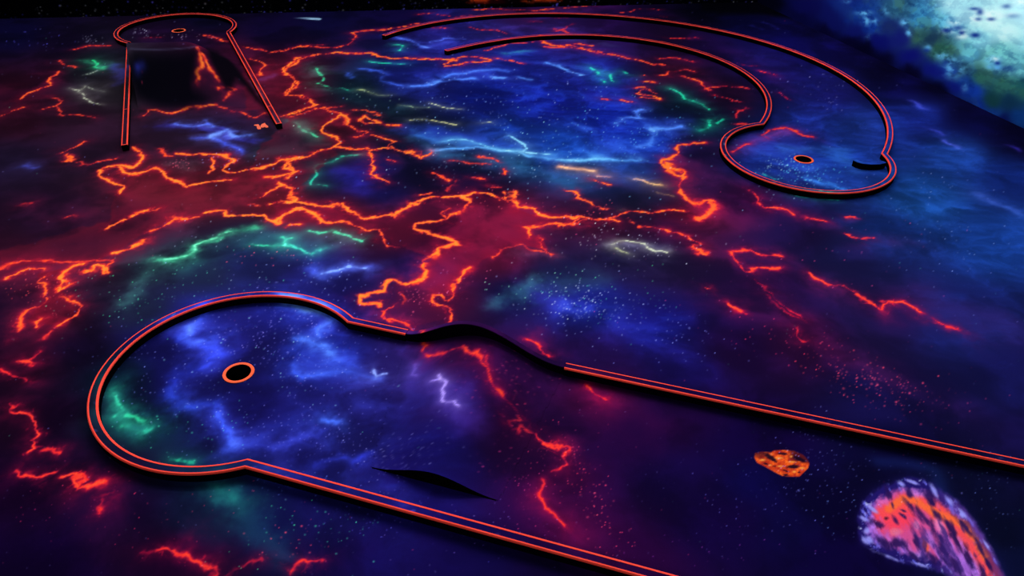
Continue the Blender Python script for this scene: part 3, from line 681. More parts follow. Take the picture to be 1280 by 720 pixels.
    base = lay((1.0, .42, .22), .90*band([(260, 290), (350, 225), (440, 240), (530, 300), (660, 350), (760, 400), (830, 500), (880, 600)], 26))
    base = lay((.98, .35, .22), .85*ell(500, 530, 22, 42, -.5, .4, n_fi))
    base = lay((.80, .50, .95), .8*ell(430, 165, 90, 36, .3, .5, n_fi)); base = lay((.85, .40, .75), .8*ell(230, 220, 40, 40, 0, .5, n_fi))
    base = lay((.80, .62, 1.0), .8*ell(470, 615, 60, 32, .5, .5, n_fi)); base = lay((.95, .55, .80), .7*ell(590, 400, 30, 50, -.4, .5, n_fi)); base = lay((.95, .55, .80), .7*ell(440, 395, 22, 30, 0, .5, n_fi))
    base = lay((.62, .45, .92), .6*ell(520, 470, 26, 60, -.4, .5, n_fi)); base = lay((.92, .5, .62), .6*ell(310, 435, 40, 22, 0, .5, n_fi))
    # indigo rim
    rim = sstep(17.0, 6.0, d+10*(n_sp-.5)+5*(n_st-.5))*(1-.45*sstep(500, 800, x))
    base = lay((.13, .09, .40), rim)
    base = lay((.48, .48, 1.0), .75*rim*sstep(.60, .78, n_fi)); base = lay((.75, .78, 1.0), .9*rim*sstep(.60, .78, n_sp)*sstep(.5, .65, n_st))
    for hx, hy, ra, rb, an in ((262, 190, 45, 16, 1.25), (392, 190, 30, 18, 1.2), (250, 348, 13, 11, 0), (302, 357, 30, 14, .9), (285, 262, 22, 8, 1.3), (475, 335, 95, 26, .85), (338, 507, 48, 26, .15), (438, 480, 75, 22, 1.25), (600, 520, 95, 22, 1.1), (665, 410, 55, 18, 1.0), (690, 490, 70, 18, 1.05), (205, 390, 30, 20, .2), (418, 592, 38, 14, .8), (395, 262, 50, 14, .8), (575, 330, 40, 16, .8), (785, 620, 95, 18, 1.15), (740, 390, 60, 12, .9), (545, 250, 24, 14, .8), (700, 660, 60, 16, 1.1), (840, 520, 60, 12, 1.1), (540, 600, 50, 22, .7), (230, 505, 55, 26, .5), (870, 720, 80, 18, 1.15), (350, 330, 24, 8, .6), (355, 300, 18, 6, .4), (530, 210, 40, 30, .8), (900, 640, 60, 10, 1.1), (620, 620, 50, 12, .9), (150, 370, 40, 24, 1.2)):
        base = lay((.15, .08, .32) if ra > 15 else (.07, .04, .15), (.88 if ra > 34 else .9)*ell(hx, hy, ra*1.05, rb*.95, an, .75, .5+1.5*(n_fi-.5)))
    streak = sstep(.60, .74, n_st)*sstep(300, 560, x+.4*y-180); base = lay((.20, .12, .42), .75*streak)
    for hx, hy, ra, rb, an in ((150, 285, 42, 12, .6), (105, 352, 40, 12, .4), (130, 490, 34, 24, .3), (180, 570, 90, 8, .4), (270, 600, 70, 8, .4), (335, 122, 26, 12, .6), (410, 115, 44, 9, .35), (550, 170, 46, 12, 1.1), (650, 240, 40, 14, .9), (740, 320, 40, 12, .8), (730, 330, 20, 10, .8), (470, 650, 60, 9, .3), (890, 520, 40, 8, 1.0), (120, 430, 18, 20, 0)):
        base = lay((.62, .62, 1.0), .85*ell(hx, hy, ra, rb, an, .6, n_fi))
    mm = m[..., None]; c[sl] = c[sl]*(1-mm)+mm*np.clip(base, 0, 1)
    # halo of the comet and its faint blue arc
    hal = np.exp(-np.clip(-d, 0, None)/5.0)*(d < 0)*.25*(nz0*1.6); c[sl] = np.clip(c[sl]+(1-mm)*hal[..., None]*np.array([.16, .12, .5]), 0, 1)
    arc = pts('P', '700 262 760 262 830 270 890 285 930 305 945 340 950 380'); poly = on_plane(arc)
    sl = segfield(poly, .12); dd = dist(poly, sl, .1); screen(sl, np.array([.05, .12, .30]), np.exp(-(dd/.03)**2)*.4)
    # shooting star by the back wall
    poly = on_plane([(366, 22.3), (396, 23.4)]); sl = segfield(poly, .1)
    x = U[sl]; y = V[sl]; t = np.clip((x-362)/38, 0, 1); yc = 22.0+1.9*t
    a = sstep(.0, .85, t)*sstep(403.5, 399, x)*np.exp(-((y-yc)/(.4+.75*t*sstep(404, 397, x)+.05))**2)
    screen(sl, np.array([.65, .85, 1.0]), np.clip(a*1.3, 0, 1))

    # ---- lane-14 hump: shade of its front painted near black, and its pale crest line
    shade3 = [(167, 63), (185, 64), (225, 63), (246, 61), (249, 75), (247, 95), (243, 108), (262, 122), (255, 131), (232, 137), (205, 137), (185, 132), (172, 124), (163, 112)]
    q = on_ground(shade3); qu, qv = project(np.c_[q, np.zeros(len(q))]); pl = list(zip(qu, qv)); sl = box(pl, 10); d = inside(pl, sl)
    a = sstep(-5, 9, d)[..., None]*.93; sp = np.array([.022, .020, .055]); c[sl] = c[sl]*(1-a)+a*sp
    for (cx, cy, r, w) in ((172, 84, 2.5, .8), (178, 82, 3, .5), (172, 92, 3, .3)):
        o = on_ground([(cx, cy)])[0]; uu, vv = project(np.array([[o[0], o[1], 0]])); s2 = box([(uu[0]-30, vv[0]-30), (uu[0]+30, vv[0]+30)])
        screen(s2, np.array([.16, .20, .75]), .6*w*np.exp(-((U[s2]-uu[0])/(r*1.6))**2-((V[s2]-vv[0])/r)**2))
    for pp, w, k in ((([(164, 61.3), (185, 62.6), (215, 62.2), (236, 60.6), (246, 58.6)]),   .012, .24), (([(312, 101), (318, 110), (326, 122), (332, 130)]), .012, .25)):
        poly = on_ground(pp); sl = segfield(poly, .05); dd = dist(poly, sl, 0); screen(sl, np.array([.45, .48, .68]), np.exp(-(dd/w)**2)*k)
    shade_band3 = [(258, 61), (272, 65), (288, 76), (302, 92), (314, 108), (328, 130), (320, 126), (306, 108), (296, 100), (290, 112), (282, 112), (272, 94), (264, 80)]  # shaded right end of the hump and its shadow, painted as a dark band
    q = on_ground(shade_band3); qu, qv = project(np.c_[q, np.zeros(len(q))]); pl = list(zip(qu, qv)); sl = box(pl, 10); d = inside(pl, sl)
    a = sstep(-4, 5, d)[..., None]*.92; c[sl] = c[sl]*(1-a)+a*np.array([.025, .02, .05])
    # black paint at the foot of the back wall, right
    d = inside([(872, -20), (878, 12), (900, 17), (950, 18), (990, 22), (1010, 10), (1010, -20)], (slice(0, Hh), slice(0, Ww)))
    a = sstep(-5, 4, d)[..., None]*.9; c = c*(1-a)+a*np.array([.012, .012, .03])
    # ---- stars
    def star(u, v, col, r, k):
        if not (ucoords[2] < u < ucoords[-3] and vcoords[2] < v < vcoords[-3]): return
        i = int(round((v-vcoords[0])/dv)); j = int(round((u-ucoords[0])/du))
        depth = H/max(1e-3, -(ray([(u, v)])[0][2]))
        rad = r*F/depth*.8
        ru = max(.75, rad*1.0); rv = max(.62, rad*.8); n = int(ru*2.4)+2
        i0, i1, j0, j1 = max(0, i-n), min(Hh, i+n+1), max(0, j-n), min(Ww, j+n+1)
        a = np.clip(k*np.exp(-((U[i0:i1, j0:j1]-u)/ru)**2-((V[i0:i1, j0:j1]-v)/rv)**2), 0, 1)[..., None]
        c[i0:i1, j0:j1] = 1-(1-c[i0:i1, j0:j1])*(1-a*col)
    for ln in STARS.replace('\n', ';').split(';'):
        if not ln.strip(): continue
        cx, cy, rx, ry, n, r, g, b, s = [float(t) for t in ln.split()]
        for k in range(int(n)):
            k1 = rng.rand(); k2 = rng.randn()*.6; k3 = rng.randn()*.6
            star(cx+rx*k2, cy+ry*k3, np.array([r, g, b])/255, s*(.36+.72*k1**3), .18+.72*rng.rand()**1.6)
    for k in range(1900):
        u = ucoords[0]+rng.rand()*(ucoords[-1]-ucoords[0]); v = vcoords[0]+rng.rand()*(vcoords[-1]-vcoords[0]); q = rng.rand()
        star(u, v, np.array([.5, .5, .9]) if q < .7 else (np.array([.85, .2, .35]) if q < .88 else np.array([.3, .8, .6])), .0026, .08+.42*rng.rand()**2.5)
    c = np.clip(c, 0.004, 1)
    lin = np.where(c <= .04045, c/12.92, ((c+.055)/1.055)**2.4)
    return U, V, X, Y, lin

# ====================================================================== the scene
import bpy
SC = bpy.context.scene
COL = SC.collection

u_c = np.arange(-300, 1581, 1.15); v_c = np.arange(-5.0, 960, 1.15)
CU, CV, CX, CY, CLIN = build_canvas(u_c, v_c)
def paint_at(xy):
    """colour of the mural at world points"""
    xy = np.asarray(xy, float); u, v = project(np.c_[xy[:, 0], xy[:, 1], np.zeros(len(xy))])
    a = np.clip((u-u_c[0])/(u_c[1]-u_c[0]), 0, len(u_c)-1.001); b = np.clip((v-v_c[0])/(v_c[1]-v_c[0]), 0, len(v_c)-1.001)
    i = b.astype(int); j = a.astype(int); fb = (b-i)[:, None]; fa = (a-j)[:, None]
    return CLIN[i, j]*(1-fb)*(1-fa)+CLIN[i, j+1]*(1-fb)*fa+CLIN[i+1, j]*fb*(1-fa)+CLIN[i+1, j+1]*fb*fa

# ---------------------------------------------------------------- materials
def mat_mural(name, rough=0.75, spec=0.12, bump=0.12, scale=220):
    m = bpy.data.materials.new(name); m.use_nodes = True; nt = m.node_tree; b = nt.nodes['Principled BSDF']
    at = nt.nodes.new('ShaderNodeAttribute'); at.attribute_name = 'paint'
    tc = nt.nodes.new('ShaderNodeTexCoord'); no = nt.nodes.new('ShaderNodeTexNoise'); no.inputs['Scale'].default_value = scale; no.inputs['Detail'].default_value = 3
    nt.links.new(tc.outputs['Object'], no.inputs['Vector'])
    mr = nt.nodes.new('ShaderNodeMapRange'); mr.inputs['To Min'].default_value = .86; mr.inputs['To Max'].default_value = 1.1
    nt.links.new(no.outputs['Fac'], mr.inputs['Value'])
    mx = nt.nodes.new('ShaderNodeVectorMath'); mx.operation = 'SCALE'
    nt.links.new(at.outputs['Color'], mx.inputs[0]); nt.links.new(mr.outputs['Result'], mx.inputs['Scale'])
    nt.links.new(mx.outputs['Vector'], b.inputs['Base Color'])
    bp = nt.nodes.new('ShaderNodeBump'); bp.inputs['Strength'].default_value = bump; bp.inputs['Distance'].default_value = .002
    nt.links.new(no.outputs['Fac'], bp.inputs['Height']); nt.links.new(bp.outputs['Normal'], b.inputs['Normal'])
    b.inputs['Roughness'].default_value = rough; b.inputs['Specular IOR Level'].default_value = spec*0; b.inputs['Roughness'].default_value = 1.0
    return m
def mat_plain(name, col, rough=0.6, spec=0.15, var=0.12, scale=60):
    m = bpy.data.materials.new(name); m.use_nodes = True; nt = m.node_tree; b = nt.nodes['Principled BSDF']
    tc = nt.nodes.new('ShaderNodeTexCoord'); no = nt.nodes.new('ShaderNodeTexNoise'); no.inputs['Scale'].default_value = scale; no.inputs['Detail'].default_value = 3
    nt.links.new(tc.outputs['Object'], no.inputs['Vector'])
    cr = nt.nodes.new('ShaderNodeValToRGB')
    cr.color_ramp.elements[0].position = .3; cr.color_ramp.elements[1].position = .7
    cr.color_ramp.elements[0].color = [c*(1-var) for c in col]+[1]; cr.color_ramp.elements[1].color = [min(1, c*(1+var)) for c in col]+[1]
    nt.links.new(no.outputs['Fac'], cr.inputs['Fac']); nt.links.new(cr.outputs['Color'], b.inputs['Base Color'])
    b.inputs['Roughness'].default_value = rough; b.inputs['Specular IOR Level'].default_value = spec*0; b.inputs['Roughness'].default_value = 1.0
    return m
M_FLOOR = mat_mural('painted_floor'); M_RAIL = mat_mural('painted_board', .6, .15); M_WALL = mat_mural('painted_wall', .8, .08)
M_STRIPE = mat_plain('fluorescent_red_stripe', (1.0, .068, .045), .7, .1, .10, 9)
M_RING = mat_plain('fluorescent_orange_ring', (1.0, .125, .05), .7, .1, .08, 40)
M_BLACK = mat_plain('black_cup_liner', (.002, .002, .003), .9, .05)
M_NUM = mat_plain('fluorescent_number_paint', (1.0, .16, .09), .7, .1)

# ---------------------------------------------------------------- mesh helpers
def link_mesh(name, verts, faces, mat, colors=None, parent=None, smooth=False):
    me = bpy.data.meshes.new(name); verts = np.asarray(verts, np.float32)
    if isinstance(faces, np.ndarray):
        n = len(faces); k = faces.shape[1]
        me.vertices.add(len(verts)); me.vertices.foreach_set('co', verts.ravel())
        me.loops.add(n*k); me.loops.foreach_set('vertex_index', faces.ravel().astype(np.int32))
        me.polygons.add(n); me.polygons.foreach_set('loop_start', np.arange(0, n*k, k, dtype=np.int32))
        me.update(calc_edges=True)
    else:
        me.from_pydata(verts.tolist(), [], faces); me.update()
    me.validate()
    if colors is not None:
        at = me.color_attributes.new('paint', 'FLOAT_COLOR', 'POINT')
        c = np.ones((len(verts), 4), np.float32); c[:, :3] = colors; at.data.foreach_set('color', c.ravel())
    me.materials.append(mat)
    if smooth: me.polygons.foreach_set('use_smooth', np.ones(len(me.polygons), bool))
    o = bpy.data.objects.new(name, me); COL.objects.link(o)
    if parent is not None: o.parent = parent
    return o
def thing(name, label, cat, loc=(0, 0, 0), group=None):
    o = bpy.data.objects.new(name, None); COL.objects.link(o); o.empty_display_size = .1; o.location = loc
    o['label'] = label; o['category'] = cat
    if group: o['group'] = group
    return o
def grid_faces(h, w, off=0):
    i, j = np.meshgrid(np.arange(h-1), np.arange(w-1), indexing='ij'); a = (i*w+j).ravel()+off
    return np.stack([a+w, a+w+1, a+1, a], -1)

# ---------------------------------------------------------------- room walls (base lines)
WB0 = np.array([-6.2, 6.66]); WB1 = np.array([2.53, 8.0])          # back wall
WR0 = WB1; WR1 = np.array([4.75, .2])                              # right wall
WL_T = (WR1-WR0)/np.linalg.norm(WR1-WR0)
CUPS = [np.array([-1.0587, 2.1015]), np.array([1.79, 4.1392]), np.array([-3.0278, 6.602])]
CUP_R = 0.051

# ---------------------------------------------------------------- floor
hh, ww = CX.shape
keep = np.ones((hh-1, ww-1), bool)
mx_ = (CX[:-1, :-1]+CX[1:, 1:])/2; my_ = (CY[:-1, :-1]+CY[1:, 1:])/2
for c0 in CUPS: keep &= np.hypot(mx_-c0[0], my_-c0[1]) > CUP_R+.003
# stop just behind the walls
nb = np.array([-(WB1-WB0)[1], (WB1-WB0)[0]])/np.linalg.norm(WB1-WB0)
keep &= ((mx_-WB0[0])*nb[0]+(my_-WB0[1])*nb[1]) < .04
nr = np.array([-(WR1-WR0)[1], (WR1-WR0)[0]])/np.linalg.norm(WR1-WR0)
keep &= ((mx_-WR0[0])*nr[0]+(my_-WR0[1])*nr[1]) < .04
fc = grid_faces(hh, ww)[keep.ravel()]
vt = np.stack([CX, CY, np.zeros_like(CX)], -1).reshape(-1, 3)
used = np.zeros(len(vt), bool); used[fc.ravel()] = True; rm = np.cumsum(used)-1
fl = link_mesh('floor', vt[used], rm[fc], M_FLOOR, CLIN.reshape(-1, 3)[used]); fl['kind'] = 'structure'

# cups: black liner, flat painted ring
for c0, lab in zip(CUPS, ('golf cup with an orange painted rim in the round end of the nearest lane',
                          'golf cup with a red painted rim in the blue round end of the crescent lane',
                          'small red-rimmed golf cup at the far left, behind the dark hump')):
    t = thing('golf_cup', lab, 'golf hole', (c0[0], c0[1], 0), 'golf cups in the floor')
    n = 48; th = np.arange(n)*2*np.pi/n; cs = np.c_[np.cos(th), np.sin(th)]
    v = []; f = []
    for r, z in ((.0472, .0016), (.0472, -.10)): v += [(r*a, r*b, z) for a, b in cs]
    for r, z in ((.056, -.10), (.056, -.0005)): v += [(r*a, r*b, z) for a, b in cs]
    for k in range(3):
        for i in range(n): f.append((k*n+i, k*n+(i+1) % n, (k+1)*n+(i+1) % n, (k+1)*n+i))
    f.append(tuple(range(n, 2*n))); link_mesh('cup_liner', v, f, M_BLACK, parent=t)
    v = []; f = []
    for r, z in ((.047, .0008), (.0475, .0026), (.059, .0026), (.0597, .0008)): v += [(r*a, r*b, z) for a, b in cs]
    for k in range(4):
        for i in range(n): f.append((k*n+i, ((k+1) % 4)*n+i, ((k+1) % 4)*n+(i+1) % n, k*n+(i+1) % n))
    link_mesh('painted_rim', v, f, M_RING, parent=t)

# ---------------------------------------------------------------- boards that edge the lanes
def resample(p, step):
    out = [p[0]]
    for a, b in zip(p[:-1], p[1:]):
        n = max(1, int(np.linalg.norm(np.subtract(b, a))/step))
        for k in range(1, n+1): out.append(np.asarray(a)+(np.asarray(b)-a)*k/n)
    return np.array(out)
def frames(p):
    d = np.diff(p, axis=0); d /= np.linalg.norm(d, axis=1)[:, None]
    n = np.c_[-d[:, 1], d[:, 0]]; N = np.zeros_like(p); N[0] = n[0]; N[-1] = n[-1]
    s = n[:-1]+n[1:]; l = np.linalg.norm(s, axis=1)[:, None]; s = s/l; N[1:-1] = s/np.maximum(.35, (s*n[:-1]).sum(1))[:, None]
    return N
def sweep(p, N, prof, z0=None, along=0.0):
    """closed profile [(offset, z)] swept on path; caps at both ends"""
    k = len(prof); n = len(p); z0 = np.zeros(n) if z0 is None else z0
    V = np.zeros((n, k, 3))
    for i, (o, z) in enumerate(prof):
        V[:, i, :2] = p+N*o; V[:, i, 2] = z+z0*(1 if z > 0.004 else 0)
    f = []
    for a in range(n-1):
        for b in range(k): f.append((a*k+b, a*k+(b+1) % k, (a+1)*k+(b+1) % k, (a+1)*k+b))
    f.append(tuple(range(k-1, -1, -1))); f.append(tuple((n-1)*k+b for b in range(k)))
    return V.reshape(-1, 3), f
def board(path, t, w=RAIL_W, h=RAIL_H, z0=None, stripes=True, cap0=False, cap1=False, name='board', cross=()):
    p = resample(path, .012); N = frames(p)
    zz = None if z0 is None else z0(p)
    hw = w/2; c = .0025
    prof = [(-hw, .0003), (-hw, h-c), (-hw+c, h), (-hw/2, h), (0, h), (hw/2, h), (hw-c, h), (hw, h-c), (hw, .0003)]
    V, f = sweep(p, N, prof, zz)
    C_ = paint_at(V[:, :2]); k = len(prof); ix = np.arange(len(V)) % k
    side = (ix == 0) | (ix == 1) | (ix == k-1) | (ix == k-2)
    C_[side] = (.0015, .0012, .003)
    base = t.location
    off = np.array([base[0], base[1], 0])
    link_mesh(name, V-off, f, M_RAIL, C_, t)
    if not stripes: return
    e = .0008; sw = .0070
    for sgn in (-1, 1):
        pr = [(sgn*(hw+e), h-.0058), (sgn*(hw+e), h-c+.0004), (sgn*(hw-c), h+e), (sgn*(hw-sw), h+e), (sgn*(hw-sw), h-.0006), (sgn*(hw-c-.0003), h-.0008), (sgn*(hw-.0006), h-c-.0006), (sgn*(hw-.0006), h-.0058)]
        if sgn > 0: pr = pr[::-1]
        V, f = sweep(p, N, pr, zz); link_mesh('edge_stripe', V-off, f, M_STRIPE, parent=t)
    L = np.concatenate([[0], np.cumsum(np.linalg.norm(np.diff(p, axis=0), axis=1))])
    cuts = list(cross)
    if cap0: cuts.append(.0035)
    if cap1: cuts.append(L[-1]-.0035)
    for s in cuts:
        i = max(1, min(len(p)-1, int(np.searchsorted(L, s)))); a = (s-L[i-1])/(L[i]-L[i-1]); q = p[i-1]+(p[i]-p[i-1])*a
        d = (p[i]-p[i-1]); d = d/np.linalg.norm(d); m = np.array([-d[1], d[0]]); g = .0042 if s in (.0035,) or s == L[-1]-.0035 else .0026
        ends = [q-d*g, q+d*g]; vv = []
        for z in (h-.0008, h+e+.0001):
            vv += [(*(ends[0]-m*hw*.98), z), (*(ends[1]-m*hw*.98), z), (*(ends[1]+m*hw*.98), z), (*(ends[0]+m*hw*.98), z)]
        link_mesh('cross_stripe', np.array(vv)-off, [(3, 2, 1, 0), (4, 5, 6, 7), (0, 1, 5, 4), (1, 2, 6, 5), (2, 3, 7, 6), (3, 0, 4, 7)], M_STRIPE, parent=t)
def arc(c, r, a0, a1, n=90):
    a = np.linspace(a0, a1, n); return np.c_[c[0]+r*np.cos(a), c[1]+r*np.sin(a)]
def ang(c, p): return math.atan2(p[1]-c[1], p[0]-c[0])
def hit(c, r, a, b):
    """where the line a->b meets the circle, both solutions"""
    a = np.asarray(a)-c; b = np.asarray(b)-c; d = b-a; A = d@d; B = 2*a@d; Cc = a@a-r*r; D = math.sqrt(max(0, B*B-4*A*Cc))
    return [a+c+d*((-B-D)/(2*A)), a+c+d*((-B+D)/(2*A))]
PL = lambda *p: on_plane(list(p), RAIL_H)

# nearest lane
GB = 'red-striped boards edging the lanes'
C1 = np.array([-1.056, 2.082]); R1 = .496
la = PL((740, 463.8), (1240, 570.2)); lb = PL((370, 595.5), (770, 705.2))
da = (la[1]-la[0])/np.linalg.norm(la[1]-la[0]); db = (lb[1]-lb[0])/np.linalg.norm(lb[1]-lb[0])
pa = max(hit(C1, R1, la[0]-da*3, la[1]), key=lambda q: q[0]); pb = max(hit(C1, R1, lb[0]-db*3, lb[1]), key=lambda q: q[0])
# keep the hits on the right half of the circle
right0 = A1+DA*.0015
t = thing('lane_border', 'long straight red-striped board from the hump to the right edge, behind the painted rocks', 'lane border', (*right0, 0), GB)
board([right0, la[1]+da*1.05], t)
endA = A0-DA*.0015
a_a = ang(C1, pa); a_b = ang(C1, pb)
while a_b < a_a: a_b += 2*math.pi
path = [endA, *arc(C1, R1, a_a, a_b, 150), lb[1]+db*1.3]
t = thing('lane_border', 'large round red-striped board around the nearest cup, running on to the bottom edge', 'lane border', (C1[0], C1[1], 0), GB)
board(path, t)

# hump of the nearest lane
t = thing('lane_hump', 'low painted hump across the nearest lane with an arched dark board at its back', 'hump', (*((A0+A1)/2), 0), 'humps across the lanes')
off = np.array([*((A0+A1)/2), 0])
ns, nw = 110, 100
S_ = np.linspace(-.005, LENA+.005, ns); W_ = np.linspace(0.0, WIDA-1e-4, nw)
G = A0+S_[None, :, None]*DA+W_[:, None, None]*NA
Z = hump_a(G[..., 0], G[..., 1])
top = np.concatenate([G, (Z+.0012)[..., None]], -1).reshape(-1, 3); ct = paint_at(top[:, :2])
f = [tuple(q) for q in grid_faces(nw, ns)]
nb0 = len(top); e1 = G[-1]; vb = np.c_[e1, Z[-1]+.0012]; vbb = np.c_[e1+NA*.004, np.full(ns, .0004)]
V = np.concatenate([top, vb, vbb]); Cc = np.concatenate([ct, np.full((2*ns, 3), .0012)])
f = [q for q in f if max(Z.reshape(-1)[list(q)]) > 1e-5]
for i in range(ns-1):
    if Z[-1, i] > 1e-4 or Z[-1, i+1] > 1e-4: f.append((nb0+i, nb0+ns+i, nb0+ns+i+1, nb0+i+1))
link_mesh('mound', V-off, f, M_FLOOR, Cc, t, smooth=False)
def z_board(p):
    s = np.clip(((p-A0)@DA)/LENA, 0, 1); return .118*(.5-.5*np.cos(2*np.pi*s**.86))
board([A0, A1], t, w=.026, h=RAIL_H-.001, z0=z_board, stripes=False, name='arched_board')

# crescent lane: two arcs joined by a round end
z4 = lambda L: on_plane(L, RAIL_H)
S_OUT = [(480.6, 44.4), (502.5, 38), (527.5, 31), (559, 24.4), (590, 21), (621, 18.8), (652.5, 17.8), (690, 17.2), (740, 17.8), (762.5, 18.8), (825, 25), (887.5, 36), (950, 50.6), (981, 60), (1012.5, 72.5), (1036, 83), (1067.5, 102.3), (1086, 119), (1102, 137.5), (1109.7, 156), (1111, 172), (1106.6, 184), (1100, 191)]
S_IN = [(558.8, 63.4), (577.5, 59.4), (605.6, 53), (637, 47.8), (668, 45.3), (699, 44.4), (740, 44.2), (793.8, 47.8), (840.6, 55.6), (887.5, 69.4), (918.8, 84.4), (940.6, 100), (954.7, 117), (960, 131), (960, 136.5), (956.9, 143.3), (952, 149), (947, 153.6)]
CC = np.array([.52, 5.235])
def smooth_arc(S, extra=.016, deg=5):
    P = z4(S); a = np.unwrap(np.arctan2(P[:, 1]-CC[1], P[:, 0]-CC[0])); r = np.hypot(*(P-CC).T)
    k = np.polyfit(a, r, deg); aa = np.linspace(a[0], a[-1], 130); rr = np.polyval(k, aa)+extra
    return np.c_[CC[0]+rr*np.cos(aa), CC[1]+rr*np.sin(aa)]
outer = smooth_arc(S_OUT); inner = smooth_arc(S_IN)
C2 = np.array([1.795, 4.140]); R2 = .497
def clip_to(path, c, r):
    k = np.hypot(*(path-c).T); i = int(np.argmax(k < r)) if (k < r).any() else len(path)
    q = path[:i]
    a, b = (path[i-1], path[i]) if i < len(path) else (path[-2], path[-1]+(path[-1]-path[-2])*4)
    h_ = hit(c, r, a, b); e = min(h_, key=lambda z: np.linalg.norm(z-q[-1])); return np.vstack([q, e])
outer = clip_to(outer, C2, R2); inner = clip_to(inner, C2, R2)
a0_ = ang(C2, outer[-1]); a1_ = ang(C2, inner[-1])
while a1_ > a0_: a1_ -= 2*math.pi
path = np.vstack([outer, arc(C2, R2, a0_, a1_, 130)[1:-1], inner[::-1]])
t = thing('lane_border', 'red-striped board edging the crescent-shaped lane and its round blue end at upper right', 'lane border', (C2[0], C2[1], 0), GB)
board(path, t, cap0=True, cap1=True)
bp = on_plane([(1069, 199.6), (1073, 201.8), (1079, 203.4), (1088, 204.2), (1098, 204.0), (1103, 202.9), (1105.5, 202.0)], RAIL_H)
t = thing('lane_bumper', 'short dark curved bumper inside the blue round end of the crescent lane', 'bumper', (*bp[3], 0))
board(bp, t, w=.03, stripes=False)

# lane 14
R3c = .490
l0, l1 = PL((155.4, 181.2), (161.4, 51.2)); r0, r1 = PL((348.7, 154.4), (284.5, 38.8))
ca_ = min(hit(C3, R3c, l0, l1), key=lambda q: np.linalg.norm(q-l0)); cb_ = min(hit(C3, R3c, r0, r1), key=lambda q: np.linalg.norm(q-r0))
t = thing('lane_border', 'straight red-striped board left of the dark hump, ending above the red clouds', 'lane border', (*l0, 0), GB)
dl = (ca_-l0)/np.linalg.norm(ca_-l0); board([l0, ca_-dl*.02], t, cap0=True, cross=(.62,))
t = thing('lane_border', 'straight red-striped board right of the dark hump, ending beside the number 14', 'lane border', (*r0, 0), GB)
dr = (cb_-r0)/np.linalg.norm(cb_-r0); board([r0, cb_-dr*.02], t, cap0=True, cross=(.33,))
t = thing('lane_border', 'round red-striped board around the far left cup, near the starry wall', 'lane border', (C3[0], C3[1], 0), GB)
aL = ang(C3, ca_); aR = ang(C3, cb_)
while aR < aL: aR += 2*math.pi
if aR-aL < math.pi: aL, aR = aR-2*math.pi, aL
else: pass
path = arc(C3, R3c, aL, aR, 120)
if path[60][1] < C3[1]: path = arc(C3, R3c, aR-2*math.pi, aL, 120)
board(path, t)
# hump of lane 14
t = thing('lane_hump', 'tall dark hump painted with red streaks between the boards of lane 14', 'hump', (*(C3+D3*TB), 0), 'humps across the lanes')
off = np.array([*(C3+D3*TB), 0])
nw, ns = 130, 200
W_ = np.linspace(WL3+.0851, WR3-.0181, nw); T_ = np.linspace(TB-LB-.16, TB+LB*.62+.16, ns)
G = C3+T_[:, None, None]*D3+W_[None, :, None]*P3
Z = hump_b(G[..., 0], G[..., 1])
live = Z > 1e-5
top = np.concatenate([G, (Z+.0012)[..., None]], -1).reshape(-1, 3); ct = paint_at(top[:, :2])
gf = grid_faces(ns, nw)[:, ::-1]; m_ = live.ravel()[gf].any(1); f = [tuple(q) for q in gf[m_]]
nb0 = len(top); e = G[:, 0]; V = np.concatenate([top, np.c_[e, Z[:, 0]+.0012], np.c_[e, np.full(ns, .0004)]]); Cc = np.concatenate([ct, np.full((2*ns, 3), .0012)])
for i in range(ns-1):
    if live[i, 0] or live[i+1, 0]: f.append((nb0+i, nb0+ns+i, nb0+ns+i+1, nb0+i+1))
us = np.zeros(len(V), bool)
for q in f:
    for k in q: us[k] = True
rm = np.cumsum(us)-1; f = [tuple(int(rm[k]) for k in q) for q in f]
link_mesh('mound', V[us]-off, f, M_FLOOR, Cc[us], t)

# painted number 14: flat slabs of paint
K = 16.0
num1 = [(278, 598), (300, 578), (372, 572), (420, 640), (418, 668), (362, 672), (338, 640), (334, 606)]
num4 = [(412, 600), (440, 566), (500, 545), (520, 575), (562, 608), (568, 632), (520, 640), (500, 622), (452, 640), (414, 634)]
t = thing('lane_number', 'number 14 painted in pale orange on the floor beside the right board', 'number', (*on_plane([(327, 158)])[0], 0))
off = np.array([*on_plane([(327, 158)])[0], 0])
for nm, pl in (('digit_one', num1), ('digit_four', num4)):
    q = on_plane([(300+a/K, 120+b/K) for a, b in pl]); n = len(q)
    V = np.vstack([np.c_[q, np.full(n, .0028)], np.c_[q, np.full(n, .0003)]])-off
    link_mesh(nm, V, [tuple(range(n)), tuple(range(2*n-1, n-1, -1))]+[(i, n+i, n+(i+1) % n, (i+1) % n) for i in range(n)], M_NUM, parent=t)

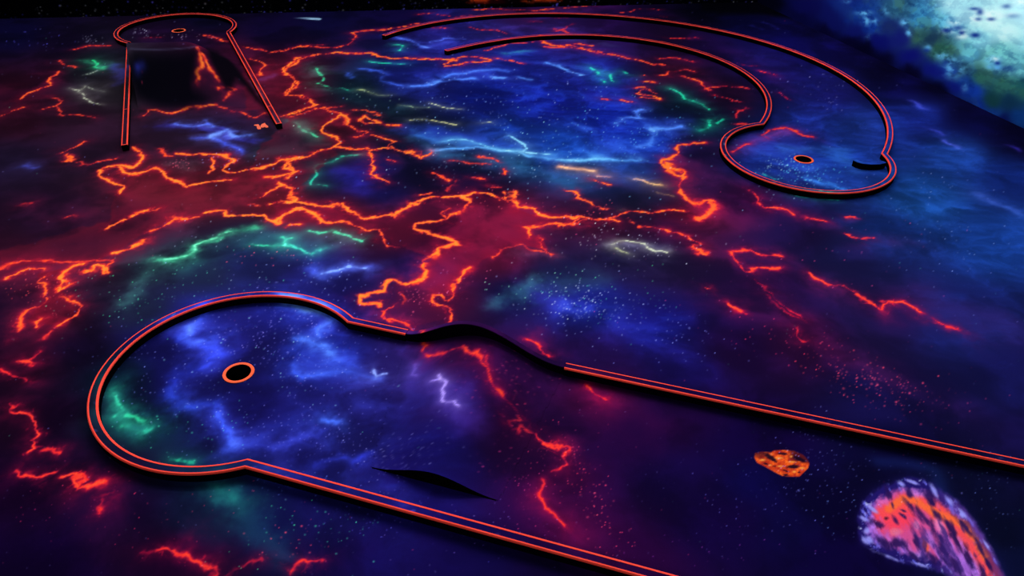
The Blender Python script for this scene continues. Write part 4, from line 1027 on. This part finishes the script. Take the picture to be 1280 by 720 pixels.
# ---------------------------------------------------------------- walls
def wall(name, p0, p1, z1, nrm, colfn, ns, zs, thick=.1):
    s = np.linspace(0, 1, ns); X_ = p0[0]+(p1[0]-p0[0])*s; Y_ = p0[1]+(p1[1]-p0[1])*s
    P = np.stack([np.broadcast_to(X_, (len(zs), ns)), np.broadcast_to(Y_, (len(zs), ns)), np.broadcast_to(zs[:, None], (len(zs), ns))], -1)
    c = colfn(P, np.broadcast_to(s*np.linalg.norm(p1-p0), (len(zs), ns)))
    c = np.clip(c, .003, 1); lin = np.where(c <= .04045, c/12.92, ((c+.055)/1.055)**2.4)
    V = P.reshape(-1, 3); f = grid_faces(len(zs), ns)[:, ::-1]; n0 = len(V)
    b = np.array([[*p0, 0], [*p1, 0], [*p1, z1], [*p0, z1]]); bk = b+np.array([nrm[0]*thick, nrm[1]*thick, 0])
    V = np.vstack([V, bk]); f = [tuple(int(k) for k in q) for q in f]
    k00, k01, k10, k11 = 0, ns-1, (len(zs)-1)*ns, len(zs)*ns-1
    f += [(n0, n0+1, n0+2, n0+3), (k00, k01, n0+1, n0), (k10, k11, n0+2, n0+3), (k00, k10, n0+3, n0), (k01, k11, n0+2, n0+1)]
    o = link_mesh(name, V, f, M_WALL, np.vstack([lin.reshape(-1, 3), np.full((4, 3), .002)])); o['kind'] = 'structure'; return o
def col_back(P, S):
    x = S; z = P[..., 2]; c = np.zeros(x.shape+(3,))+np.array([.012, .012, .035])
    u, v = project(P.reshape(-1, 3)); u = u.reshape(x.shape); v = v.reshape(x.shape)
    n = fbm(x, z, 2.5, 5, 51); r = ridged(x+.2*n, z, 5.0, 4, 52)
    neb = np.exp(-((u-655)/75)**4)*sstep(6.5, 3.0, v)*sstep(1.9, 1.2, z)
    c = c+neb[..., None]*(sstep(.35, .75, n)*.35)[..., None]*np.array([.55, .05, .10])
    fl = neb*sstep(.66, .84, r)*sstep(.38, .62, n)*1.0
    for a, b, w, zt in ((590, 618, 3, 3.2), (654, 666, 3, 3.6), (668, 700, 4, 2.5), (612, 622, 3, 1.2)):
        fl = np.maximum(fl, np.exp(-(np.clip(np.abs(u-(a+b)/2)-(b-a)/2, 0, None)/w)**2)*np.exp(-((v-0)/zt)**2*.9)*sstep(.35, .6, r)*.95*sstep(1.2, .6, z))
    c = c*(1-fl[..., None])+fl[..., None]*np.array([1.0, .34, .12])
    blu = .5*np.exp(-((x-2.2)/1.0)**2)*sstep(.45, .8, n)*sstep(.2, .8, z); c = c+blu[..., None]*np.array([.1, .12, .5])
    rr = np.random.RandomState(4)
    dx = x[0, 1]-x[0, 0]
    for k in range(900):
        j = rr.randint(0, x.shape[1]); i = int(rr.rand()**1.7*x.shape[0]); q = rr.rand(); w = .25+.75*rr.rand()**2
        sx = x[i, j]; szz = z[i, j]; rad = .005+.006*rr.rand()
        i0, i1, j0, j1 = max(0, i-6), i+7, max(0, j-4), j+5
        a = w*np.exp(-((x[i0:i1, j0:j1]-sx)**2+(z[i0:i1, j0:j1]-szz)**2)/rad**2)
        c[i0:i1, j0:j1] += a[..., None]*np.array([.40, .38, .95] if q < .6 else [.6, .6, .6])
    return c
MOON = """1240 25 200 255 252;1200 8 170 235 245;1262 40 190 250 250;1225 45 150 235 245;1185 25 100 200 235;1150 22 60 150 200;1120 8 50 110 140;1150 45 50 100 100;1280 85 110 200 210;1175 60 50 110 90;1210 65 110 210 230;
1250 70 120 215 215;1200 82 44 90 110;1225 95 40 100 100;1255 105 45 105 100;1278 112 40 110 110;1240 120 20 60 66;1262 128 16 50 80;1200 100 20 60 150;1215 112 20 60 170;1185 85 26 70 180;1165 50 30 60 90;1090 30 24 70 175;1080 14 20 60 150;
1060 5 18 40 130;1110 30 26 44 110;1125 45 22 30 120;1100 50 14 18 110;1070 40 16 22 104;1040 25 15 20 96;1010 10 14 14 84;1000 24 10 10 62;1140 70 16 20 118;1170 88 16 22 122;1190 108 16 26 124;1220 130 18 50 150;1250 150 10 16 84;
1275 150 16 60 130;1240 138 20 60 140;1030 40 8 6 46;1060 55 7 5 42;1100 75 7 5 40;1140 95 7 5 38;1170 115 6 5 36;1210 140 6 5 34;1250 160 6 5 34;1280 176 6 5 36;1080 62 5 4 34;1280 20 190 250 255;1300 60 160 240 250;1300 -40 220 255 255;1200 -50 190 240 250;
1100 -50 90 190 220;1400 -50 230 255 255;1400 60 190 240 250;1000 -60 30 70 170;1340 120 70 160 180;1400 200 30 90 140;1330 190 14 30 90;1340 215 6 5 34;980 -20 12 16 90;960 5 5 5 26"""
def col_right(P, S):
    u, v = project(P.reshape(-1, 3)); u = u.reshape(S.shape); v = v.reshape(S.shape); s = S; z = P[..., 2]
    cp = np.array([[float(t_) for t_ in w.split()] for w in MOON.replace('\n', '').split(';')])
    n = fbm(s, z, 2.0, 5, 61); uu = u+16*(fbm(s, z, 3.0, 5, 62)-.5); vv = v+26*(fbm(s, z, 3.0, 5, 63)-.5)
    ws = 0; cs = 0
    for q in cp:
        w = 1.0/((uu-q[0])**2+((vv-q[1])*1.3)**2+60.0)**2; ws = ws+w; cs = cs+w[..., None]*q[2:5]
    c = cs/ws[..., None]/255
    br = c.sum(-1)/3
    # craters and mottling of the painted planet
    m1 = fbm(s*.7, z, 11.0, 5, 64, .6); m2 = fbm(s*.5, z*1.05, 26.0, 4, 65, .62)
    k = sstep(.18, .4, br)
    dark = (sstep(.52, .38, m2)*.34+sstep(.46, .34, m1)*.26)*k*sstep(1.0, .62, br)
    c = c*(1-dark[..., None])+dark[..., None]*c*np.array([.22, .36, .60])
    gr = sstep(.52, .66, m1)*k*sstep(.85, .5, br)*.22; c = c*(1-gr[..., None])+gr[..., None]*np.array([.32, .50, .26])
    def spots(lst, col, sharp=1.0):
        nonlocal c
        for a, b, r1, r2, w in lst:
            e = np.exp(-(((u-a)/r1)**2+((v-b)/r2)**2)); e = w*e*(.25+1.0*sstep(.36, .66, m2))
            e = np.clip(e, 0, 1)[..., None]*.9; c = c*(1-e)+e*np.array(col)
    spots([(1080, 16, 9, 3, .9), (1083, 26, 5, 7, .8), (1093, 27, 4, 4, .8), (1108, 14, 4, 4, .6), (1130, 28, 5, 4, .9), (1136, 41, 4, 4, .9), (1160, 60, 5, 4, .8), (1058, 1, 5, 3, .6), (1085, 45, 4, 4, .4), (1178, 70, 8, 5, .9), (1190, 78, 9, 7, .8), (1202, 85, 5, 4, .7), (1187, 85, 6, 5, .6), (1240, 75, 9, 5, 1), (1247, 84, 6, 5, .9), (1236, 84, 5, 4, .6), (1206, 108, 4, 6, .6), (1192, 90, 12, 8, .5)], (.42, .78, 1.0))
    spots([(1185, 38, 8, 4, .9), (1195, 27, 10, 5, .9), (1208, 40, 10, 4, .9), (1218, 22, 12, 8, .8), (1240, 20, 14, 8, .9), (1273, 3, 9, 4, .9), (1268, 18, 6, 3, .8), (1243, 74, 5, 3, .9), (1203, 46, 8, 3, .7), (1185, 5, 12, 4, .3), (1255, 40, 16, 14, .4)], (.90, 1.0, 1.0))
    for a, b, r1, r2, w in ((1183, 38, 6, 2.5, .8), (1202, 41, 4, 2.5, .8), (1219, 44, 6, 3, .9), (1197, 35, 7, 3, .6), (1225, 15, 4, 4, .7), (1218, 11, 6, 2, .7), (1239, 24, 5, 2, .7), (1223, 24, 4, 2, .6), (1082, 37, 5, 4, .9), (1158, 63, 5, 3, .7), (1058, 26, 4, 3, .5), (1247, 79, 4, 2.5, .8), (1182, 78, 5, 4, .6), (1258, 8, 6, 3, .5), (1266, 20, 9, 3, .3), (1258, 86, 10, 4, .4)):
        e = np.clip(w*1.1*np.exp(-(((u-a)/r1)**2+((v-b)/r2)**2)), 0, 1)[..., None]; c = c*(1-e)+e*np.array([.06, .16, .52])
    return c
zs = np.unique(np.concatenate([np.linspace(0, .28, 62), np.linspace(.28, 3.0, 90)]))
wall('wall_back', WB0, WB1, 3.0, nb, col_back, 900, zs)
wall('wall_right', WR0, WR1, 3.0, nr, col_right, 900, np.linspace(0, 3.0, 330))

# ---------------------------------------------------------------- lamps: black-light battens high in the room, plus added fill lights
def area_lamp(x, y, z, L, tilt, power, spread=2.4, rz=0.0, col=(1, 1, 1), sy=.5):
    ld = bpy.data.lights.new('blacklight_or_fill', 'AREA'); ld.shape = 'RECTANGLE'; ld.size = L; ld.size_y = sy; ld.energy = power; ld.spread = spread; ld.color = col
    o = bpy.data.objects.new('blacklight_or_fill', ld); COL.objects.link(o); o.location = (x, y, z); o.rotation_euler = (-tilt, 0, rz); return o
P_ = .76
area_lamp(-1.9, 6.9, 2.8, 10.6, .55, 215*P_, 2.6, math.radians(4))
area_lamp(0, 5.6, 2.8, 9.0, 1.0, 90*P_)
area_lamp(0, 4.5, 2.8, 9.0, 1.16, 188*P_)
area_lamp(0, 3.5, 2.8, 7.0, 1.0, 26*P_)  # added unseen light, lifts the near floor
area_lamp(0, -1.6, 2.5, 6.0, -.85, 36*P_)  # added fill behind the camera, brightens the front faces of the boards
area_lamp(1.3, 4.6, 2.7, 6.0, 1.25, 125*P_, 2.0, math.radians(105.5-90+90-0))  # added unseen wash that brightens the right wall
w_ = bpy.data.worlds.new('dark_room'); SC.world = w_; w_.use_nodes = True
w_.node_tree.nodes['Background'].inputs[0].default_value = (.5, .45, 1, 1); w_.node_tree.nodes['Background'].inputs[1].default_value = .01

# ---------------------------------------------------------------- camera
cd = bpy.data.cameras.new('camera'); cam = bpy.data.objects.new('camera', cd); COL.objects.link(cam)
cd.sensor_width = 36; cd.sensor_fit = 'HORIZONTAL'; cd.lens = F/1280*36; cd.clip_start = .05; cd.clip_end = 60
from mathutils import Matrix
cam.matrix_world = Matrix(((RIGHT[0], UP[0], -FWD[0], 0), (RIGHT[1], UP[1], -FWD[1], 0), (RIGHT[2], UP[2], -FWD[2], H), (0, 0, 0, 1)))
SC.camera = cam
vs = SC.view_settings; vs.view_transform = 'Standard'; vs.look = 'None'; vs.gamma = 1; vs.exposure = 0; vs.use_curve_mapping = False
